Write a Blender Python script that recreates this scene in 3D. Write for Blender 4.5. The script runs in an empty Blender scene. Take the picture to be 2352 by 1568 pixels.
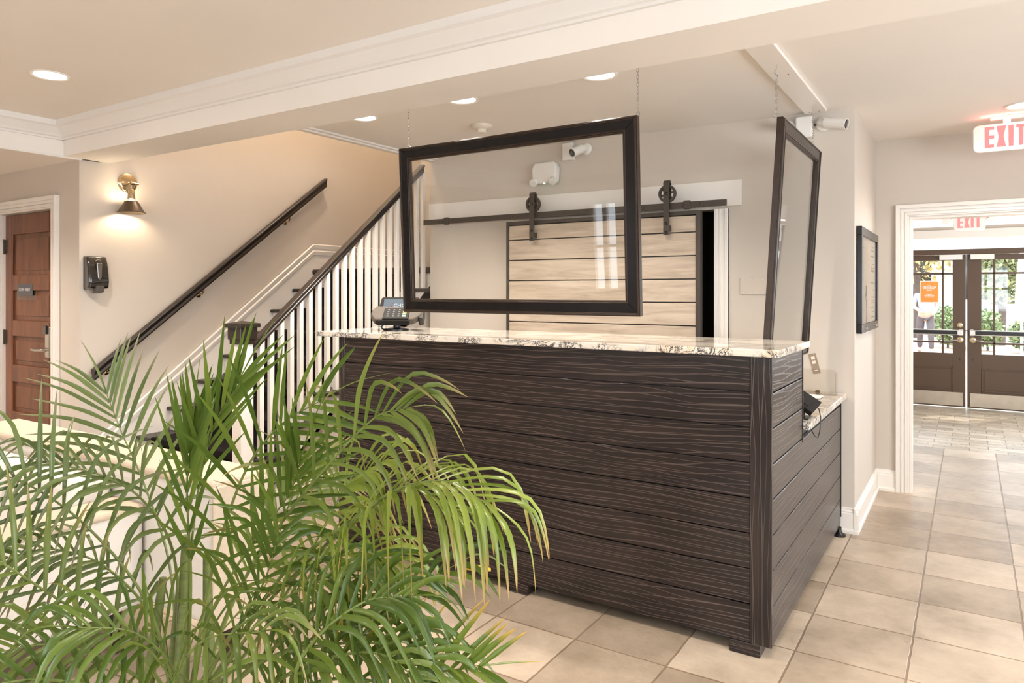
import bpy, bmesh, math, random
from mathutils import Vector, Matrix
S = bpy.context.scene
C = S.collection
R = math.radians
rnd = random.Random(7)

# ---------------------------------------------------------------- mesh builder
def wloc(o):
    v = Vector((0, 0, 0))
    while o is not None:
        v = v + o.location
        o = o.parent
    return v

class MB:
    def __init__(s):
        s.v = []; s.f = []
    def add(s, vs, fs):
        b = len(s.v)
        s.v.extend(Vector(p) for p in vs)
        s.f.extend(tuple(b + i for i in f) for f in fs)
        return s
    def box(s, x0, x1, y0, y1, z0, z1):
        return s.add([(x0,y0,z0),(x1,y0,z0),(x1,y1,z0),(x0,y1,z0),(x0,y0,z1),(x1,y0,z1),(x1,y1,z1),(x0,y1,z1)],
                     [(0,3,2,1),(4,5,6,7),(0,1,5,4),(1,2,6,5),(2,3,7,6),(3,0,4,7)])
    def prism(s, poly, lo, hi, axis='z'):
        n = len(poly)
        def pt(p, h):
            if axis == 'z': return (p[0], p[1], h)
            if axis == 'x': return (h, p[0], p[1])
            return (p[0], h, p[1])
        vs = [pt(p, lo) for p in poly] + [pt(p, hi) for p in poly]
        fs = [tuple(range(n))[::-1], tuple(range(n, 2*n))]
        fs += [(i, (i+1) % n, n + (i+1) % n, n + i) for i in range(n)]
        return s.add(vs, fs)
    def tube(s, pts, r, n=8, rs=None, closed=False):
        pts = [Vector(p) for p in pts]
        m = len(pts); vs = []; fs = []
        up = Vector((0, 0, 1)); prev = None
        for i, p in enumerate(pts):
            if closed: t = pts[(i+1) % m] - pts[i-1]
            else: t = pts[min(i+1, m-1)] - pts[max(i-1, 0)]
            t.normalize()
            if prev is None:
                a = t.cross(up)
                if a.length < 1e-3: a = t.cross(Vector((1, 0, 0)))
            else:
                a = prev - t * prev.dot(t)
            a.normalize(); prev = a
            b = t.cross(a)
            rr = rs[i] if rs else r
            for k in range(n):
                w = 2*math.pi*k/n
                vs.append(p + a*math.cos(w)*rr + b*math.sin(w)*rr)
        for i in range(m if closed else m-1):
            j = (i+1) % m
            for k in range(n):
                l = (k+1) % n
                fs.append((i*n+k, i*n+l, j*n+l, j*n+k))
        if not closed:
            fs.append(tuple(range(n))[::-1]); fs.append(tuple((m-1)*n+k for k in range(n)))
        return s.add(vs, fs)
    def lathe(s, prof, org=(0,0,0), axis=(0,0,1), n=24, cap0=True, cap1=True):
        ax = Vector(axis).normalized(); o = Vector(org)
        a = ax.cross(Vector((0,0,1)))
        if a.length < 1e-3: a = Vector((1,0,0))
        a.normalize(); b = ax.cross(a)
        vs = []; fs = []
        for r, h in prof:
            for k in range(n):
                w = 2*math.pi*k/n
                vs.append(o + ax*h + a*math.cos(w)*r + b*math.sin(w)*r)
        for i in range(len(prof)-1):
            for k in range(n):
                l = (k+1) % n
                fs.append((i*n+k, i*n+l, (i+1)*n+l, (i+1)*n+k))
        if cap0: fs.append(tuple(range(n))[::-1])
        if cap1: fs.append(tuple((len(prof)-1)*n+k for k in range(n)))
        return s.add(vs, fs)
    def xf(s, M):
        s.v = [M @ v for v in s.v]
        return s
    def build(s, name, mat, parent=None, bevel=0.0, smooth=False, org=None, ang=40, seg=2):
        if parent is not None: o0 = wloc(parent)
        elif org is not None: o0 = Vector(org)
        else: o0 = Vector((0,0,0))
        me = bpy.data.meshes.new(name)
        me.from_pydata([v - o0 for v in s.v], [], s.f)
        bm = bmesh.new(); bm.from_mesh(me)
        bmesh.ops.recalc_face_normals(bm, faces=bm.faces[:])
        bm.to_mesh(me); bm.free()
        if smooth:
            for p in me.polygons: p.use_smooth = True
            me.set_sharp_from_angle(angle=R(ang))
        o = bpy.data.objects.new(name, me)
        C.objects.link(o)
        if mat: me.materials.append(mat)
        if parent is not None: o.parent = parent
        else: o.location = o0
        if bevel > 0:
            b = o.modifiers.new('Bevel', 'BEVEL'); b.width = bevel; b.segments = seg; b.limit_method = 'ANGLE'; b.angle_limit = R(35)
        return o

def BX(*a): return MB().box(*a)
def tag(o, label, cat, group=None, kind=None):
    o['label'] = label; o['category'] = cat
    if group: o['group'] = group
    if kind: o['kind'] = kind
    return o
def thing(name, loc, label, cat, group=None, kind=None):
    o = bpy.data.objects.new(name, None); C.objects.link(o)
    o.location = loc; o.empty_display_size = .1
    return tag(o, label, cat, group, kind)
def struct(o):
    o['kind'] = 'structure'
    return o
def text(name, body, size, depth, mat, parent, M, align='CENTER', spacing=1.0):
    cu = bpy.data.curves.new(name, 'FONT'); cu.body = body; cu.size = size; cu.extrude = depth
    cu.align_x = align; cu.align_y = 'CENTER'; cu.space_character = spacing; cu.resolution_u = 3
    t = bpy.data.objects.new(name + '_src', cu)
    me = bpy.data.meshes.new_from_object(t)
    bpy.data.objects.remove(t)
    me.transform(Matrix.Translation(-wloc(parent)) @ M)
    me.name = name
    me.materials.clear(); me.materials.append(mat)
    o = bpy.data.objects.new(name, me); C.objects.link(o); o.parent = parent
    return o
def frameM(org, xdir, ydir):
    x = Vector(xdir).normalized(); y = Vector(ydir).normalized(); z = x.cross(y)
    M = Matrix((x, y, z)).transposed().to_4x4(); M.translation = Vector(org)
    return M

# ---------------------------------------------------------------- materials
def newmat(name):
    m = bpy.data.materials.new(name); m.use_nodes = True
    nt = m.node_tree; nt.nodes.clear()
    out = nt.nodes.new('ShaderNodeOutputMaterial')
    return m, nt, out
def N(nt, t, **kw):
    n = nt.nodes.new(t)
    for k, v in kw.items():
        if k.startswith('_'): setattr(n, k[1:], v)
        else: n.inputs[k.replace('__', ' ')].default_value = v
    return n
def L(nt, a, ao, b, bi): nt.links.new(a.outputs[ao], b.inputs[bi])
def col(c): return (c[0], c[1], c[2], 1)
def hexc(h):
    h = h.lstrip('#'); r = []
    for i in (0, 2, 4):
        v = int(h[i:i+2], 16)/255
        r.append(v/12.92 if v <= .04045 else ((v+.055)/1.055)**2.4)
    return tuple(r)
def pbr(name, c, rough=.5, metal=0, var=0, vscale=3, stretch=(1,1,1), bump=0, bscale=80, spec=.5, coat=0, emit=None, estr=0, c2=None, trans=0, sheen=0, detail=4):
    m, nt, out = newmat(name)
    b = N(nt, 'ShaderNodeBsdfPrincipled'); L(nt, b, 0, out, 0)
    b.inputs['Base Color'].default_value = col(c); b.inputs['Roughness'].default_value = rough
    b.inputs['Metallic'].default_value = metal; b.inputs['Specular IOR Level'].default_value = spec
    b.inputs['Coat Weight'].default_value = coat; b.inputs['Coat Roughness'].default_value = .08
    b.inputs['Transmission Weight'].default_value = trans
    b.inputs['Sheen Weight'].default_value = sheen
    if emit: b.inputs['Emission Color'].default_value = col(emit); b.inputs['Emission Strength'].default_value = estr
    if var or bump:
        tc = N(nt, 'ShaderNodeTexCoord'); mp = N(nt, 'ShaderNodeMapping'); mp.inputs['Scale'].default_value = stretch
        L(nt, tc, 'Object', mp, 'Vector')
        if var:
            no = N(nt, 'ShaderNodeTexNoise', Scale=vscale, Detail=detail, Roughness=.6); L(nt, mp, 0, no, 'Vector')
            rp = N(nt, 'ShaderNodeValToRGB'); L(nt, no, 'Fac', rp, 0)
            k = c2 if c2 else tuple(x*(1-var) for x in c)
            rp.color_ramp.elements[0].color = col(k); rp.color_ramp.elements[1].color = col(c)
            rp.color_ramp.elements[0].position = .3; rp.color_ramp.elements[1].position = .7
            L(nt, rp, 0, b, 'Base Color')
        if bump:
            n2 = N(nt, 'ShaderNodeTexNoise', Scale=bscale, Detail=3); L(nt, mp, 0, n2, 'Vector')
            bp = N(nt, 'ShaderNodeBump', Strength=bump, Distance=.004); L(nt, n2, 'Fac', bp, 'Height'); L(nt, bp, 0, b, 'Normal')
    return m
def emis(name, c, st):
    m, nt, out = newmat(name)
    e = N(nt, 'ShaderNodeEmission', Strength=st); e.inputs[0].default_value = col(c); L(nt, e, 0, out, 0)
    return m
def glass(name, tint=(.97,.98,.97), refl=1.0, ior=1.5, rough=.0):
    m, nt, out = newmat(name)
    t = N(nt, 'ShaderNodeBsdfTransparent'); t.inputs[0].default_value = col(tint)
    g = N(nt, 'ShaderNodeBsdfGlossy', Roughness=rough)
    f = N(nt, 'ShaderNodeFresnel', IOR=ior)
    mu = N(nt, 'ShaderNodeMath', _operation='MULTIPLY'); mu.inputs[1].default_value = refl; L(nt, f, 0, mu, 0)
    x = N(nt, 'ShaderNodeMixShader'); L(nt, mu, 0, x, 0); L(nt, t, 0, x, 1); L(nt, g, 0, x, 2); L(nt, x, 0, out, 0)
    return m

def counter_wood(name, vertical=False):
    m, nt, out = newmat(name)
    b = N(nt, 'ShaderNodeBsdfPrincipled', Roughness=.27); b.inputs['Specular IOR Level'].default_value = .5
    L(nt, b, 0, out, 0)
    tc = N(nt, 'ShaderNodeTexCoord')
    def layer(sc, dist, ds, off):
        mp = N(nt, 'ShaderNodeMapping'); mp.inputs['Scale'].default_value = (1, 1, .22) if vertical else (.30, .30, 1); mp.inputs['Location'].default_value = off
        L(nt, tc, 'Object', mp, 'Vector')
        w = N(nt, 'ShaderNodeTexWave', _wave_type='BANDS', _bands_direction='X' if vertical else 'Z', Scale=sc, Distortion=dist, Detail=1.2)
        w.inputs['Detail Scale'].default_value = ds; w.inputs['Detail Roughness'].default_value = .45
        L(nt, mp, 0, w, 'Vector')
        r = N(nt, 'ShaderNodeValToRGB'); L(nt, w, 'Fac', r, 0)
        r.color_ramp.elements[0].position = .968; r.color_ramp.elements[0].color = (0,0,0,1)
        r.color_ramp.elements[1].position = 1.0; r.color_ramp.elements[1].color = (1,1,1,1)
        return r
    a = layer(13, 10, .5, (0,0,0)); c = layer(9.0, 13, .4, (3.1,5.2,1.7))
    mx = N(nt, 'ShaderNodeMath', _operation='MAXIMUM'); L(nt, a, 0, mx, 0); L(nt, c, 0, mx, 1)
    br = N(nt, 'ShaderNodeTexNoise', Scale=3.5, Detail=2); mpb = N(nt, 'ShaderNodeMapping'); mpb.inputs['Scale'].default_value = (1,1,6) if not vertical else (6,6,1)
    L(nt, tc, 'Object', mpb, 0); L(nt, mpb, 0, br, 0)
    ml = N(nt, 'ShaderNodeMath', _operation='MULTIPLY'); L(nt, mx, 0, ml, 0); L(nt, br, 'Fac', ml, 1)
    base = N(nt, 'ShaderNodeValToRGB'); L(nt, br, 'Fac', base, 0)
    base.color_ramp.elements[0].color = col(hexc('1b1313')); base.color_ramp.elements[1].color = col(hexc('2b211e'))
    base.color_ramp.elements[0].position = .35; base.color_ramp.elements[1].position = .7
    mix = N(nt, 'ShaderNodeMix', _data_type='RGBA'); L(nt, ml, 0, mix, 0); L(nt, base, 0, mix, 6); mix.inputs[7].default_value = col(hexc('665954'))
    L(nt, mix, 2, b, 'Base Color')
    bp = N(nt, 'ShaderNodeBump', Strength=.25, Distance=.002); L(nt, mx, 0, bp, 'Height'); L(nt, bp, 0, b, 'Normal')
    return m
def granite(name):
    m, nt, out = newmat(name)
    b = N(nt, 'ShaderNodeBsdfPrincipled', Roughness=.12); L(nt, b, 0, out, 0)
    b.inputs['Coat Weight'].default_value = .3
    tc = N(nt, 'ShaderNodeTexCoord')
    n1 = N(nt, 'ShaderNodeTexNoise', Scale=9, Detail=6, Roughness=.7, Distortion=1.2); L(nt, tc, 'Object', n1, 0)
    r1 = N(nt, 'ShaderNodeValToRGB'); L(nt, n1, 'Fac', r1, 0)
    e = r1.color_ramp.elements
    e[0].position = .27; e[0].color = col(hexc('cdb593')); e[1].position = .47; e[1].color = col(hexc('d9d0c3'))
    e2 = e.new(.70); e2.color = col(hexc('cfc9c2'))
    n2 = N(nt, 'ShaderNodeTexNoise', Scale=14, Detail=5, Roughness=.75, Distortion=2.2); L(nt, tc, 'Object', n2, 0)
    ab = N(nt, 'ShaderNodeMath', _operation='SUBTRACT'); ab.inputs[1].default_value = .5; L(nt, n2, 'Fac', ab, 0)
    a2 = N(nt, 'ShaderNodeMath', _operation='ABSOLUTE'); L(nt, ab, 0, a2, 0)
    r2 = N(nt, 'ShaderNodeValToRGB'); L(nt, a2, 0, r2, 0)
    r2.color_ramp.elements[0].position = .014; r2.color_ramp.elements[0].color = (1,1,1,1)
    r2.color_ramp.elements[1].position = .05; r2.color_ramp.elements[1].color = (0,0,0,1)
    n3 = N(nt, 'ShaderNodeTexNoise', Scale=7, Detail=2); L(nt, tc, 'Object', n3, 0)
    r3 = N(nt, 'ShaderNodeValToRGB'); L(nt, n3, 'Fac', r3, 0); r3.color_ramp.elements[0].position = .42; r3.color_ramp.elements[1].position = .52
    mm = N(nt, 'ShaderNodeMath', _operation='MULTIPLY'); L(nt, r2, 0, mm, 0); L(nt, r3, 0, mm, 1)
    mix = N(nt, 'ShaderNodeMix', _data_type='RGBA'); L(nt, mm, 0, mix, 0); L(nt, r1, 0, mix, 6); mix.inputs[7].default_value = col(hexc('2c2a2e'))
    L(nt, mix, 2, b, 'Base Color')
    return m
def plank_wood(name, ca, cb, cc, stretch, sc=2.2, rough=.55):
    m, nt, out = newmat(name)
    b = N(nt, 'ShaderNodeBsdfPrincipled', Roughness=rough); L(nt, b, 0, out, 0)
    tc = N(nt, 'ShaderNodeTexCoord'); mp = N(nt, 'ShaderNodeMapping'); mp.inputs['Scale'].default_value = stretch; L(nt, tc, 'Object', mp, 0)
    n = N(nt, 'ShaderNodeTexNoise', Scale=sc, Detail=7, Roughness=.65, Distortion=.6); L(nt, mp, 0, n, 0)
    r = N(nt, 'ShaderNodeValToRGB'); L(nt, n, 'Fac', r, 0); e = r.color_ramp.elements
    e[0].position = .28; e[0].color = col(ca); e[1].position = .5; e[1].color = col(cb); e.new(.72).color = col(cc)
    L(nt, r, 0, b, 'Base Color')
    bp = N(nt, 'ShaderNodeBump', Strength=.15, Distance=.003); L(nt, n, 'Fac', bp, 'Height'); L(nt, bp, 0, b, 'Normal')
    return m
def tiles(name, bw, bh, off, rot, c1, c2, cm, mortar, loc=(0,0,0), rough=.3, nscale=2.2, streak=(1,1,1)):
    m, nt, out = newmat(name)
    b = N(nt, 'ShaderNodeBsdfPrincipled', Roughness=rough); L(nt, b, 0, out, 0)
    b.inputs['Specular IOR Level'].default_value = .45
    tc = N(nt, 'ShaderNodeTexCoord'); mp = N(nt, 'ShaderNodeMapping'); mp.inputs['Location'].default_value = loc; mp.inputs['Rotation'].default_value = (0,0,rot)
    L(nt, tc, 'Object', mp, 0)
    dn = N(nt, 'ShaderNodeTexNoise', Scale=11, Detail=4); L(nt, tc, 'Object', dn, 0)
    wob = N(nt, 'ShaderNodeVectorMath', _operation='MULTIPLY_ADD'); L(nt, dn, 'Color', wob, 0); wob.inputs[1].default_value = (.009,.009,0); L(nt, mp, 0, wob, 2)
    br = N(nt, 'ShaderNodeTexBrick', _offset=off, _squash=1.0, Scale=1.0); L(nt, wob, 0, br, 'Vector')
    br.inputs['Brick Width'].default_value = bw; br.inputs['Row Height'].default_value = bh
    br.inputs['Mortar Size'].default_value = mortar; br.inputs['Mortar Smooth'].default_value = .35; br.inputs['Bias'].default_value = 0
    br.inputs['Color1'].default_value = col(c1); br.inputs['Color2'].default_value = col(c2); br.inputs['Mortar'].default_value = col(cm)
    mp2 = N(nt, 'ShaderNodeMapping'); mp2.inputs['Scale'].default_value = streak; mp2.inputs['Rotation'].default_value = (0,0,rot); L(nt, tc, 'Object', mp2, 0)
    n = N(nt, 'ShaderNodeTexNoise', Scale=nscale, Detail=8, Roughness=.7); L(nt, mp2, 0, n, 0)
    r = N(nt, 'ShaderNodeValToRGB'); L(nt, n, 'Fac', r, 0); r.color_ramp.elements[0].position = .3; r.color_ramp.elements[0].color = (.58,.55,.51,1)
    r.color_ramp.elements[1].position = .68; r.color_ramp.elements[1].color = (1.10,1.08,1.06,1)
    mx = N(nt, 'ShaderNodeMix', _data_type='RGBA', _blend_type='MULTIPLY'); mx.inputs[0].default_value = 1; L(nt, br, 'Color', mx, 6); L(nt, r, 0, mx, 7)
    L(nt, mx, 2, b, 'Base Color')
    n2 = N(nt, 'ShaderNodeTexNoise', Scale=16, Detail=5, Roughness=.6); L(nt, tc, 'Object', n2, 0)
    s1 = N(nt, 'ShaderNodeMath', _operation='MULTIPLY'); s1.inputs[1].default_value = -1.2; L(nt, br, 'Fac', s1, 0)
    s2 = N(nt, 'ShaderNodeMath', _operation='ADD'); L(nt, s1, 0, s2, 0); L(nt, n2, 'Fac', s2, 1)
    bp = N(nt, 'ShaderNodeBump', Strength=.45, Distance=.006); L(nt, s2, 0, bp, 'Height'); L(nt, bp, 0, b, 'Normal')
    rr = N(nt, 'ShaderNodeMapRange'); rr.inputs['To Min'].default_value = rough-.08; rr.inputs['To Max'].default_value = rough+.2; L(nt, n2, 'Fac', rr, 0); L(nt, rr, 0, b, 'Roughness')
    return m
def leafmat(name, ca, cb, tip=None):
    m, nt, out = newmat(name)
    b = N(nt, 'ShaderNodeBsdfPrincipled', Roughness=.32); L(nt, b, 0, out, 0)
    at = N(nt, 'ShaderNodeAttribute', _attribute_name='leaf'); sp = N(nt, 'ShaderNodeSeparateColor'); L(nt, at, 'Color', sp, 0)
    mix = N(nt, 'ShaderNodeMix', _data_type='RGBA'); mix.inputs[6].default_value = col(ca); mix.inputs[7].default_value = col(cb); L(nt, sp, 'Red', mix, 0)
    last = mix
    if tip:
        rp = N(nt, 'ShaderNodeMapRange'); rp.inputs['From Min'].default_value = .62; rp.inputs['From Max'].default_value = .98; L(nt, sp, 'Green', rp, 0)
        m2 = N(nt, 'ShaderNodeMix', _data_type='RGBA'); L(nt, rp, 0, m2, 0); L(nt, mix, 2, m2, 6); m2.inputs[7].default_value = col(tip); last = m2
    L(nt, last, 2, b, 'Base Color')
    tr = N(nt, 'ShaderNodeBsdfTranslucent'); L(nt, last, 2, tr, 0)
    x = N(nt, 'ShaderNodeMixShader'); x.inputs[0].default_value = .3; L(nt, b, 0, x, 1); L(nt, tr, 0, x, 2); L(nt, x, 0, out, 0)
    return m

M = {}
M['wall'] = pbr('wall_paint', (.585,.52,.45), .6, var=.05, vscale=1.3, bump=.04, bscale=160)
M['ceil'] = pbr('ceiling_paint', (.83,.785,.73), .75, var=.04, vscale=.9)
M['white'] = pbr('white_trim_paint', (.80,.755,.70), .32, var=.03, vscale=2)
M['crown'] = pbr('white_crown_paint', (.76,.735,.70), .4, var=.02, vscale=2)
M['floor'] = tiles('stone_tile', .406, .4055, 0, 0, hexc('cabaa7'), hexc('9f8f7d'), hexc('8f7a66'), .005, (.203,-3.135,0), .28)
M['stone'] = tiles('slate_mosaic', .30, .15, .5, .0, hexc('d5c8b4'), hexc('a89a88'), hexc('94836f'), .005, (0,0,0), .25, 3.0, (1,6,1))
M['cw'] = counter_wood('dark_grained_laminate'); M['cwv'] = counter_wood('dark_grained_stile', True)
M['granite'] = granite('speckled_granite')
M['black'] = pbr('black_plastic', (.012,.011,.011), .35, var=.2, vscale=30)
M['matte'] = pbr('matte_black_plastic', (.012,.011,.010), .6, var=.2, vscale=30, spec=.15)
M['tanplastic'] = pbr('grey_brown_plastic', (.085,.070,.056), .6, var=.1, vscale=40, spec=.2)
M['blackgloss'] = pbr('black_gloss_plastic', (.012,.010,.009), .07, coat=1, var=.2, vscale=9)
M['grey'] = pbr('grey_plastic', (.085,.075,.066), .4, var=.1, vscale=40)
M['espresso'] = pbr('espresso_wood', (.022,.014,.010), .33, var=.35, vscale=6, stretch=(1,1,1), bump=.05, bscale=60)
M['framewood'] = pbr('black_frame_wood', (.012,.010,.0095), .24, var=.3, vscale=12, spec=.25)
M['bronze'] = pbr('bronze_beading', (.040,.022,.012), .36, metal=.3, var=.4, vscale=40)
M['bronzedark'] = pbr('dark_bronze_hardware', (.060,.050,.042), .45, metal=.4, var=.15, vscale=20)
M['iron'] = pbr('dark_iron', (.075,.062,.052), .5, metal=.5, var=.15, vscale=25)
M['brass'] = pbr('antique_brass', (.66,.53,.34), .16, metal=1, var=.15, vscale=15)
M['shadebronze'] = pbr('dark_bronze_shade', (.10,.075,.052), .38, metal=.75, var=.15, vscale=10)
M['chrome'] = pbr('satin_nickel', (.62,.60,.57), .22, metal=1, var=.05, vscale=30)
M['steel'] = pbr('brushed_steel', (.70,.67,.62), .3, metal=1, var=.12, vscale=4, stretch=(1,1,40))
M['galv'] = pbr('galvanised_chain', (.45,.42,.37), .35, metal=.9, var=.1, vscale=60)
M['pane'] = glass('clear_acrylic', (.985,.985,.975), .5)
M['doorglass'] = glass('door_glass', (.97,.98,.98), .7)
M['acrylic'] = glass('thin_acrylic', (.95,.94,.92), .3)
M['brown'] = plank_wood('stained_door_wood', hexc('4a2a18'), hexc('6a3f27'), hexc('7d4f35'), (6,6,.7), 2.5, .34)
M['barn'] = plank_wood('whitewashed_plank', hexc('988979'), hexc('b4a391'), hexc('c6b7a6'), (.8,1,9), 2.6, .55)
M['extdoor'] = pbr('brown_door_paint', hexc('54402f'), .38, var=.08, vscale=3)
M['carpet'] = pbr('charcoal_carpet', (.018,.015,.016), .95, var=.35, vscale=120, bump=.5, bscale=300, spec=.1)
M['cream'] = pbr('cream_upholstery', (.70,.65,.585), .85, var=.05, vscale=60, bump=.25, bscale=500, sheen=.1)
M['warmshade'] = pbr('cream_upholstery_warm_shade', (.60,.49,.37), .85, var=.08, vscale=80, bump=.2, bscale=500)  # tan puts warm-lit shading into the colour of the cream upholstery
M['legwood'] = pbr('dark_leg_wood', (.028,.014,.009), .35, var=.3, vscale=10)
M['plastic'] = pbr('white_plastic', (.78,.75,.71), .35, var=.02, vscale=12)
M['ivory'] = pbr('ivory_plastic', (.70,.63,.52), .4, var=.03, vscale=12)
M['lens'] = emis('warm_lamp_lens', (1,.90,.76), 22)
M['bulb'] = emis('sconce_bulb', (1,.80,.55), 270)
M['red'] = emis('red_lit_letter', (1,.23,.22), 1.5)
M['green'] = emis('green_led', (.25,1,.45), 8)
M['screen'] = emis('grey_blue_screen', (.36,.41,.45), .75)
M['screenred'] = emis('screen_red_mark', (.75,.12,.10), .8)
M['screenwhite'] = emis('screen_white_letters', (.9,.9,.9), 1.0)
M['paper'] = pbr('white_paper', (.82,.79,.74), .6, var=.03, vscale=20)
M['print'] = pbr('printed_sheet', (.74,.66,.58), .45, var=.06, vscale=4)
M['ink'] = pbr('grey_ink', (.22,.20,.18), .6, var=.1, vscale=30)
M['inkred'] = pbr('rust_ink', (.45,.22,.15), .6, var=.1, vscale=30)
M['orange'] = pbr('orange_print', (.95,.33,.06), .5, var=.05, vscale=10)
M['sign'] = pbr('charcoal_sign', (.075,.075,.08), .4, var=.1, vscale=20)
M['signtext'] = pbr('pale_sign_letters', (.6,.58,.55), .5, var=.05, vscale=20)
M['keyred'] = pbr('red_key', (.7,.03,.02), .4, var=.1, vscale=50); M['keyyel'] = pbr('yellow_key', (.85,.55,.03), .4, var=.1, vscale=50); M['keygrn'] = pbr('green_key', (.30,.48,.28), .4, var=.1, vscale=50)
M['roomshade'] = pbr('unlit_room_shade', (.05,.042,.035), .8, var=.1, vscale=2)  # near-black colour puts the unlit room's shade into its wall
M['kick'] = pbr('scuffed_steel', (.60,.52,.42), .34, metal=.9, var=.25, vscale=6)
M['pavement'] = tiles('brick_paving', .22, .11, .5, .7, hexc('c7a48e'), hexc('b7a496'), hexc('a39588'), .008, (0,0,0), .7, 1.2)
M['bgrey'] = pbr('grey_siding', (.52,.53,.55), .7, var=.08, vscale=1)
M['roof'] = pbr('shingle_roof', (.14,.13,.13), .8, var=.3, vscale=8)
M['fol1'] = pbr('olive_foliage', (.34,.36,.18), .6, var=.5, vscale=3, c2=(.18,.22,.09)); M['fol2'] = pbr('autumn_foliage', (.55,.40,.14), .6, var=.5, vscale=3, c2=(.26,.26,.10)); M['fol3'] = pbr('hedge_foliage', (.26,.33,.15), .6, var=.5, vscale=4, c2=(.14,.20,.08))
M['bark'] = pbr('tree_bark', (.12,.09,.07), .9, var=.4, vscale=10)
M['soil'] = pbr('potting_soil', (.03,.02,.014), .95, var=.5, vscale=60, bump=.6, bscale=80)
M['pot'] = pbr('grey_ceramic_planter', (.35,.33,.31), .4, var=.1, vscale=5)
M['cane'] = pbr('green_cane', (.16,.20,.05), .4, var=.4, vscale=8, stretch=(1,1,8))
M['rachis'] = pbr('green_midrib', (.17,.22,.05), .4, var=.2, vscale=8)
M['leaf0'] = leafmat('palm_leaf_green', (.060,.112,.013), (.140,.205,.028))
M['leaf1'] = leafmat('palm_leaf_tipped', (.080,.125,.018), (.170,.220,.040), (.34,.26,.09))
M['leaf2'] = leafmat('palm_leaf_yellowish', (.145,.215,.022), (.275,.335,.055), (.45,.28,.09))
M['leaf3'] = leafmat('palm_leaf_yellow_end', (.095,.165,.018), (.20,.27,.040), (.70,.43,.07))
M['leaf4'] = leafmat('palm_leaf_bluegreen', (.075,.115,.026), (.165,.215,.062), (.28,.26,.14))
M['leafy'] = leafmat('palm_leaf_dying', (.80,.50,.06), (.85,.55,.08), (.55,.25,.06))
M['skin'] = pbr('skin', (.55,.33,.24), .5, var=.1, vscale=10); M['shirt'] = pbr('blue_shirt', (.36,.42,.72), .8, var=.15, vscale=8); M['trouser'] = pbr('dark_trousers', (.10,.085,.09), .8, var=.2, vscale=8); M['hair'] = pbr('grey_brown_hair', (.16,.12,.09), .7, var=.3, vscale=40); M['shoe'] = pbr('brown_shoe', (.25,.15,.10), .6, var=.2, vscale=20)
def frosted(name):
    m, nt, out = newmat(name)
    t = N(nt, 'ShaderNodeBsdfTranslucent'); t.inputs[0].default_value = (.9,.9,.9,1); d = N(nt, 'ShaderNodeBsdfDiffuse'); d.inputs[0].default_value = (.85,.85,.85,1)
    x = N(nt, 'ShaderNodeMixShader'); x.inputs[0].default_value = .2; L(nt, t, 0, x, 1); L(nt, d, 0, x, 2); L(nt, x, 0, out, 0)
    return m
M['frosted'] = frosted('frosted_glass')
M['canvas'] = pbr('white_canvas', (.85,.84,.82), .8, var=.05, vscale=6)

# ================================================================ SETTING
def wall(name, boxes, mat='wall'):
    m = MB()
    for b in boxes: m.box(*b)
    return struct(m.build(name, M[mat]))
wall('floor', [(-8,3.4,-4.1,7.95,-.1,0)], 'floor')
wall('floor_vestibule', [(-1.3,1.7,7.95,10.92,-.1,0)], 'stone')
wall('wall_stair', [(-5.58,-5.45,2.67,6.6,0,5.3)])
wall('wall_alcove', [(-7.7,-6.70,2.67,2.80,0,2.6),(-5.83,-5.58,2.67,2.80,0,2.6),(-6.70,-5.83,2.67,2.80,2.12,2.6)])
wall('wall_alcove_left', [(-7.8,-7.7,-4.1,2.80,0,2.7)])
wall('wall_stairwell_back', [(-5.58,-3.75,6.5,6.6,0,5.3)])
wall('wall_stairwell_right', [(-3.87,-3.75,4.92,6.5,0,5.3),(-3.87,-3.75,2.88,4.92,2.76,5.3)])
wall('wall_stairwell_front', [(-5.58,-3.75,2.75,2.88,2.76,5.3)])
wall('ceiling_stairwell', [(-5.6,-3.7,2.75,6.6,5.2,5.35)], 'ceil')
wall('ceiling_tray', [(-5.42,3.4,-4.1,2.55,2.68,2.85)], 'ceil')
wall('ceiling_alcove', [(-7.8,-5.42,-4.1,2.80,2.452,2.85)], 'ceil')
wall('ceiling_beam', [(-5.42,3.4,2.55,2.88,2.452,2.85),(-5.46,-5.42,2.67,2.88,2.452,2.85)], 'ceil')
wall('ceiling_main', [(-3.87,3.4,2.88,6.2,2.625,2.80)], 'ceil')
YB = lambda x: 4.78 + .0212*(x+3.9)
def bw(x0, x1, z0, z1, m): m.prism([(x0,YB(x0)),(x1,YB(x1)),(x1,YB(x1)+.12),(x0,YB(x0)+.12)], z0, z1)
m = MB(); bw(-3.9,-2.95,0,2.72,m); bw(-2.95,-1.46,2.05,2.72,m); bw(-1.46,-.6,0,2.72,m)
struct(m.build('wall_back', M['wall']))
wall('wall_partition', [(-.72,-.6,4.971,6.039,0,2.72)])
wall('wall_storeroom', [(-3.74,-.73,5.9,6.0,0,2.72)], 'roomshade')
wall('wall_entry', [(-.72,-.379,6.04,6.16,0,2.72),(1.2,3.4,6.04,6.16,0,2.72),(-.379,1.2,6.04,6.16,2.046,2.72)])
wall('wall_right', [(3.3,3.42,-4.1,-.2,0,2.85),(3.3,3.42,3.6,6.16,0,2.85),(3.3,3.42,-.2,3.6,0,.7),(3.3,3.42,-.2,3.6,2.3,2.85)])
WIN = [(-5.05,-4.55),(-2.4,-1.2),(-.2,1.0),(1.7,2.9)]
bx = [(-7.8,3.42,-4.22,-4.1,0,.85),(-7.8,3.42,-4.22,-4.1,2.3,2.85)]
xs = [-7.8] + [v for w in WIN for v in w] + [3.42]
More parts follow.
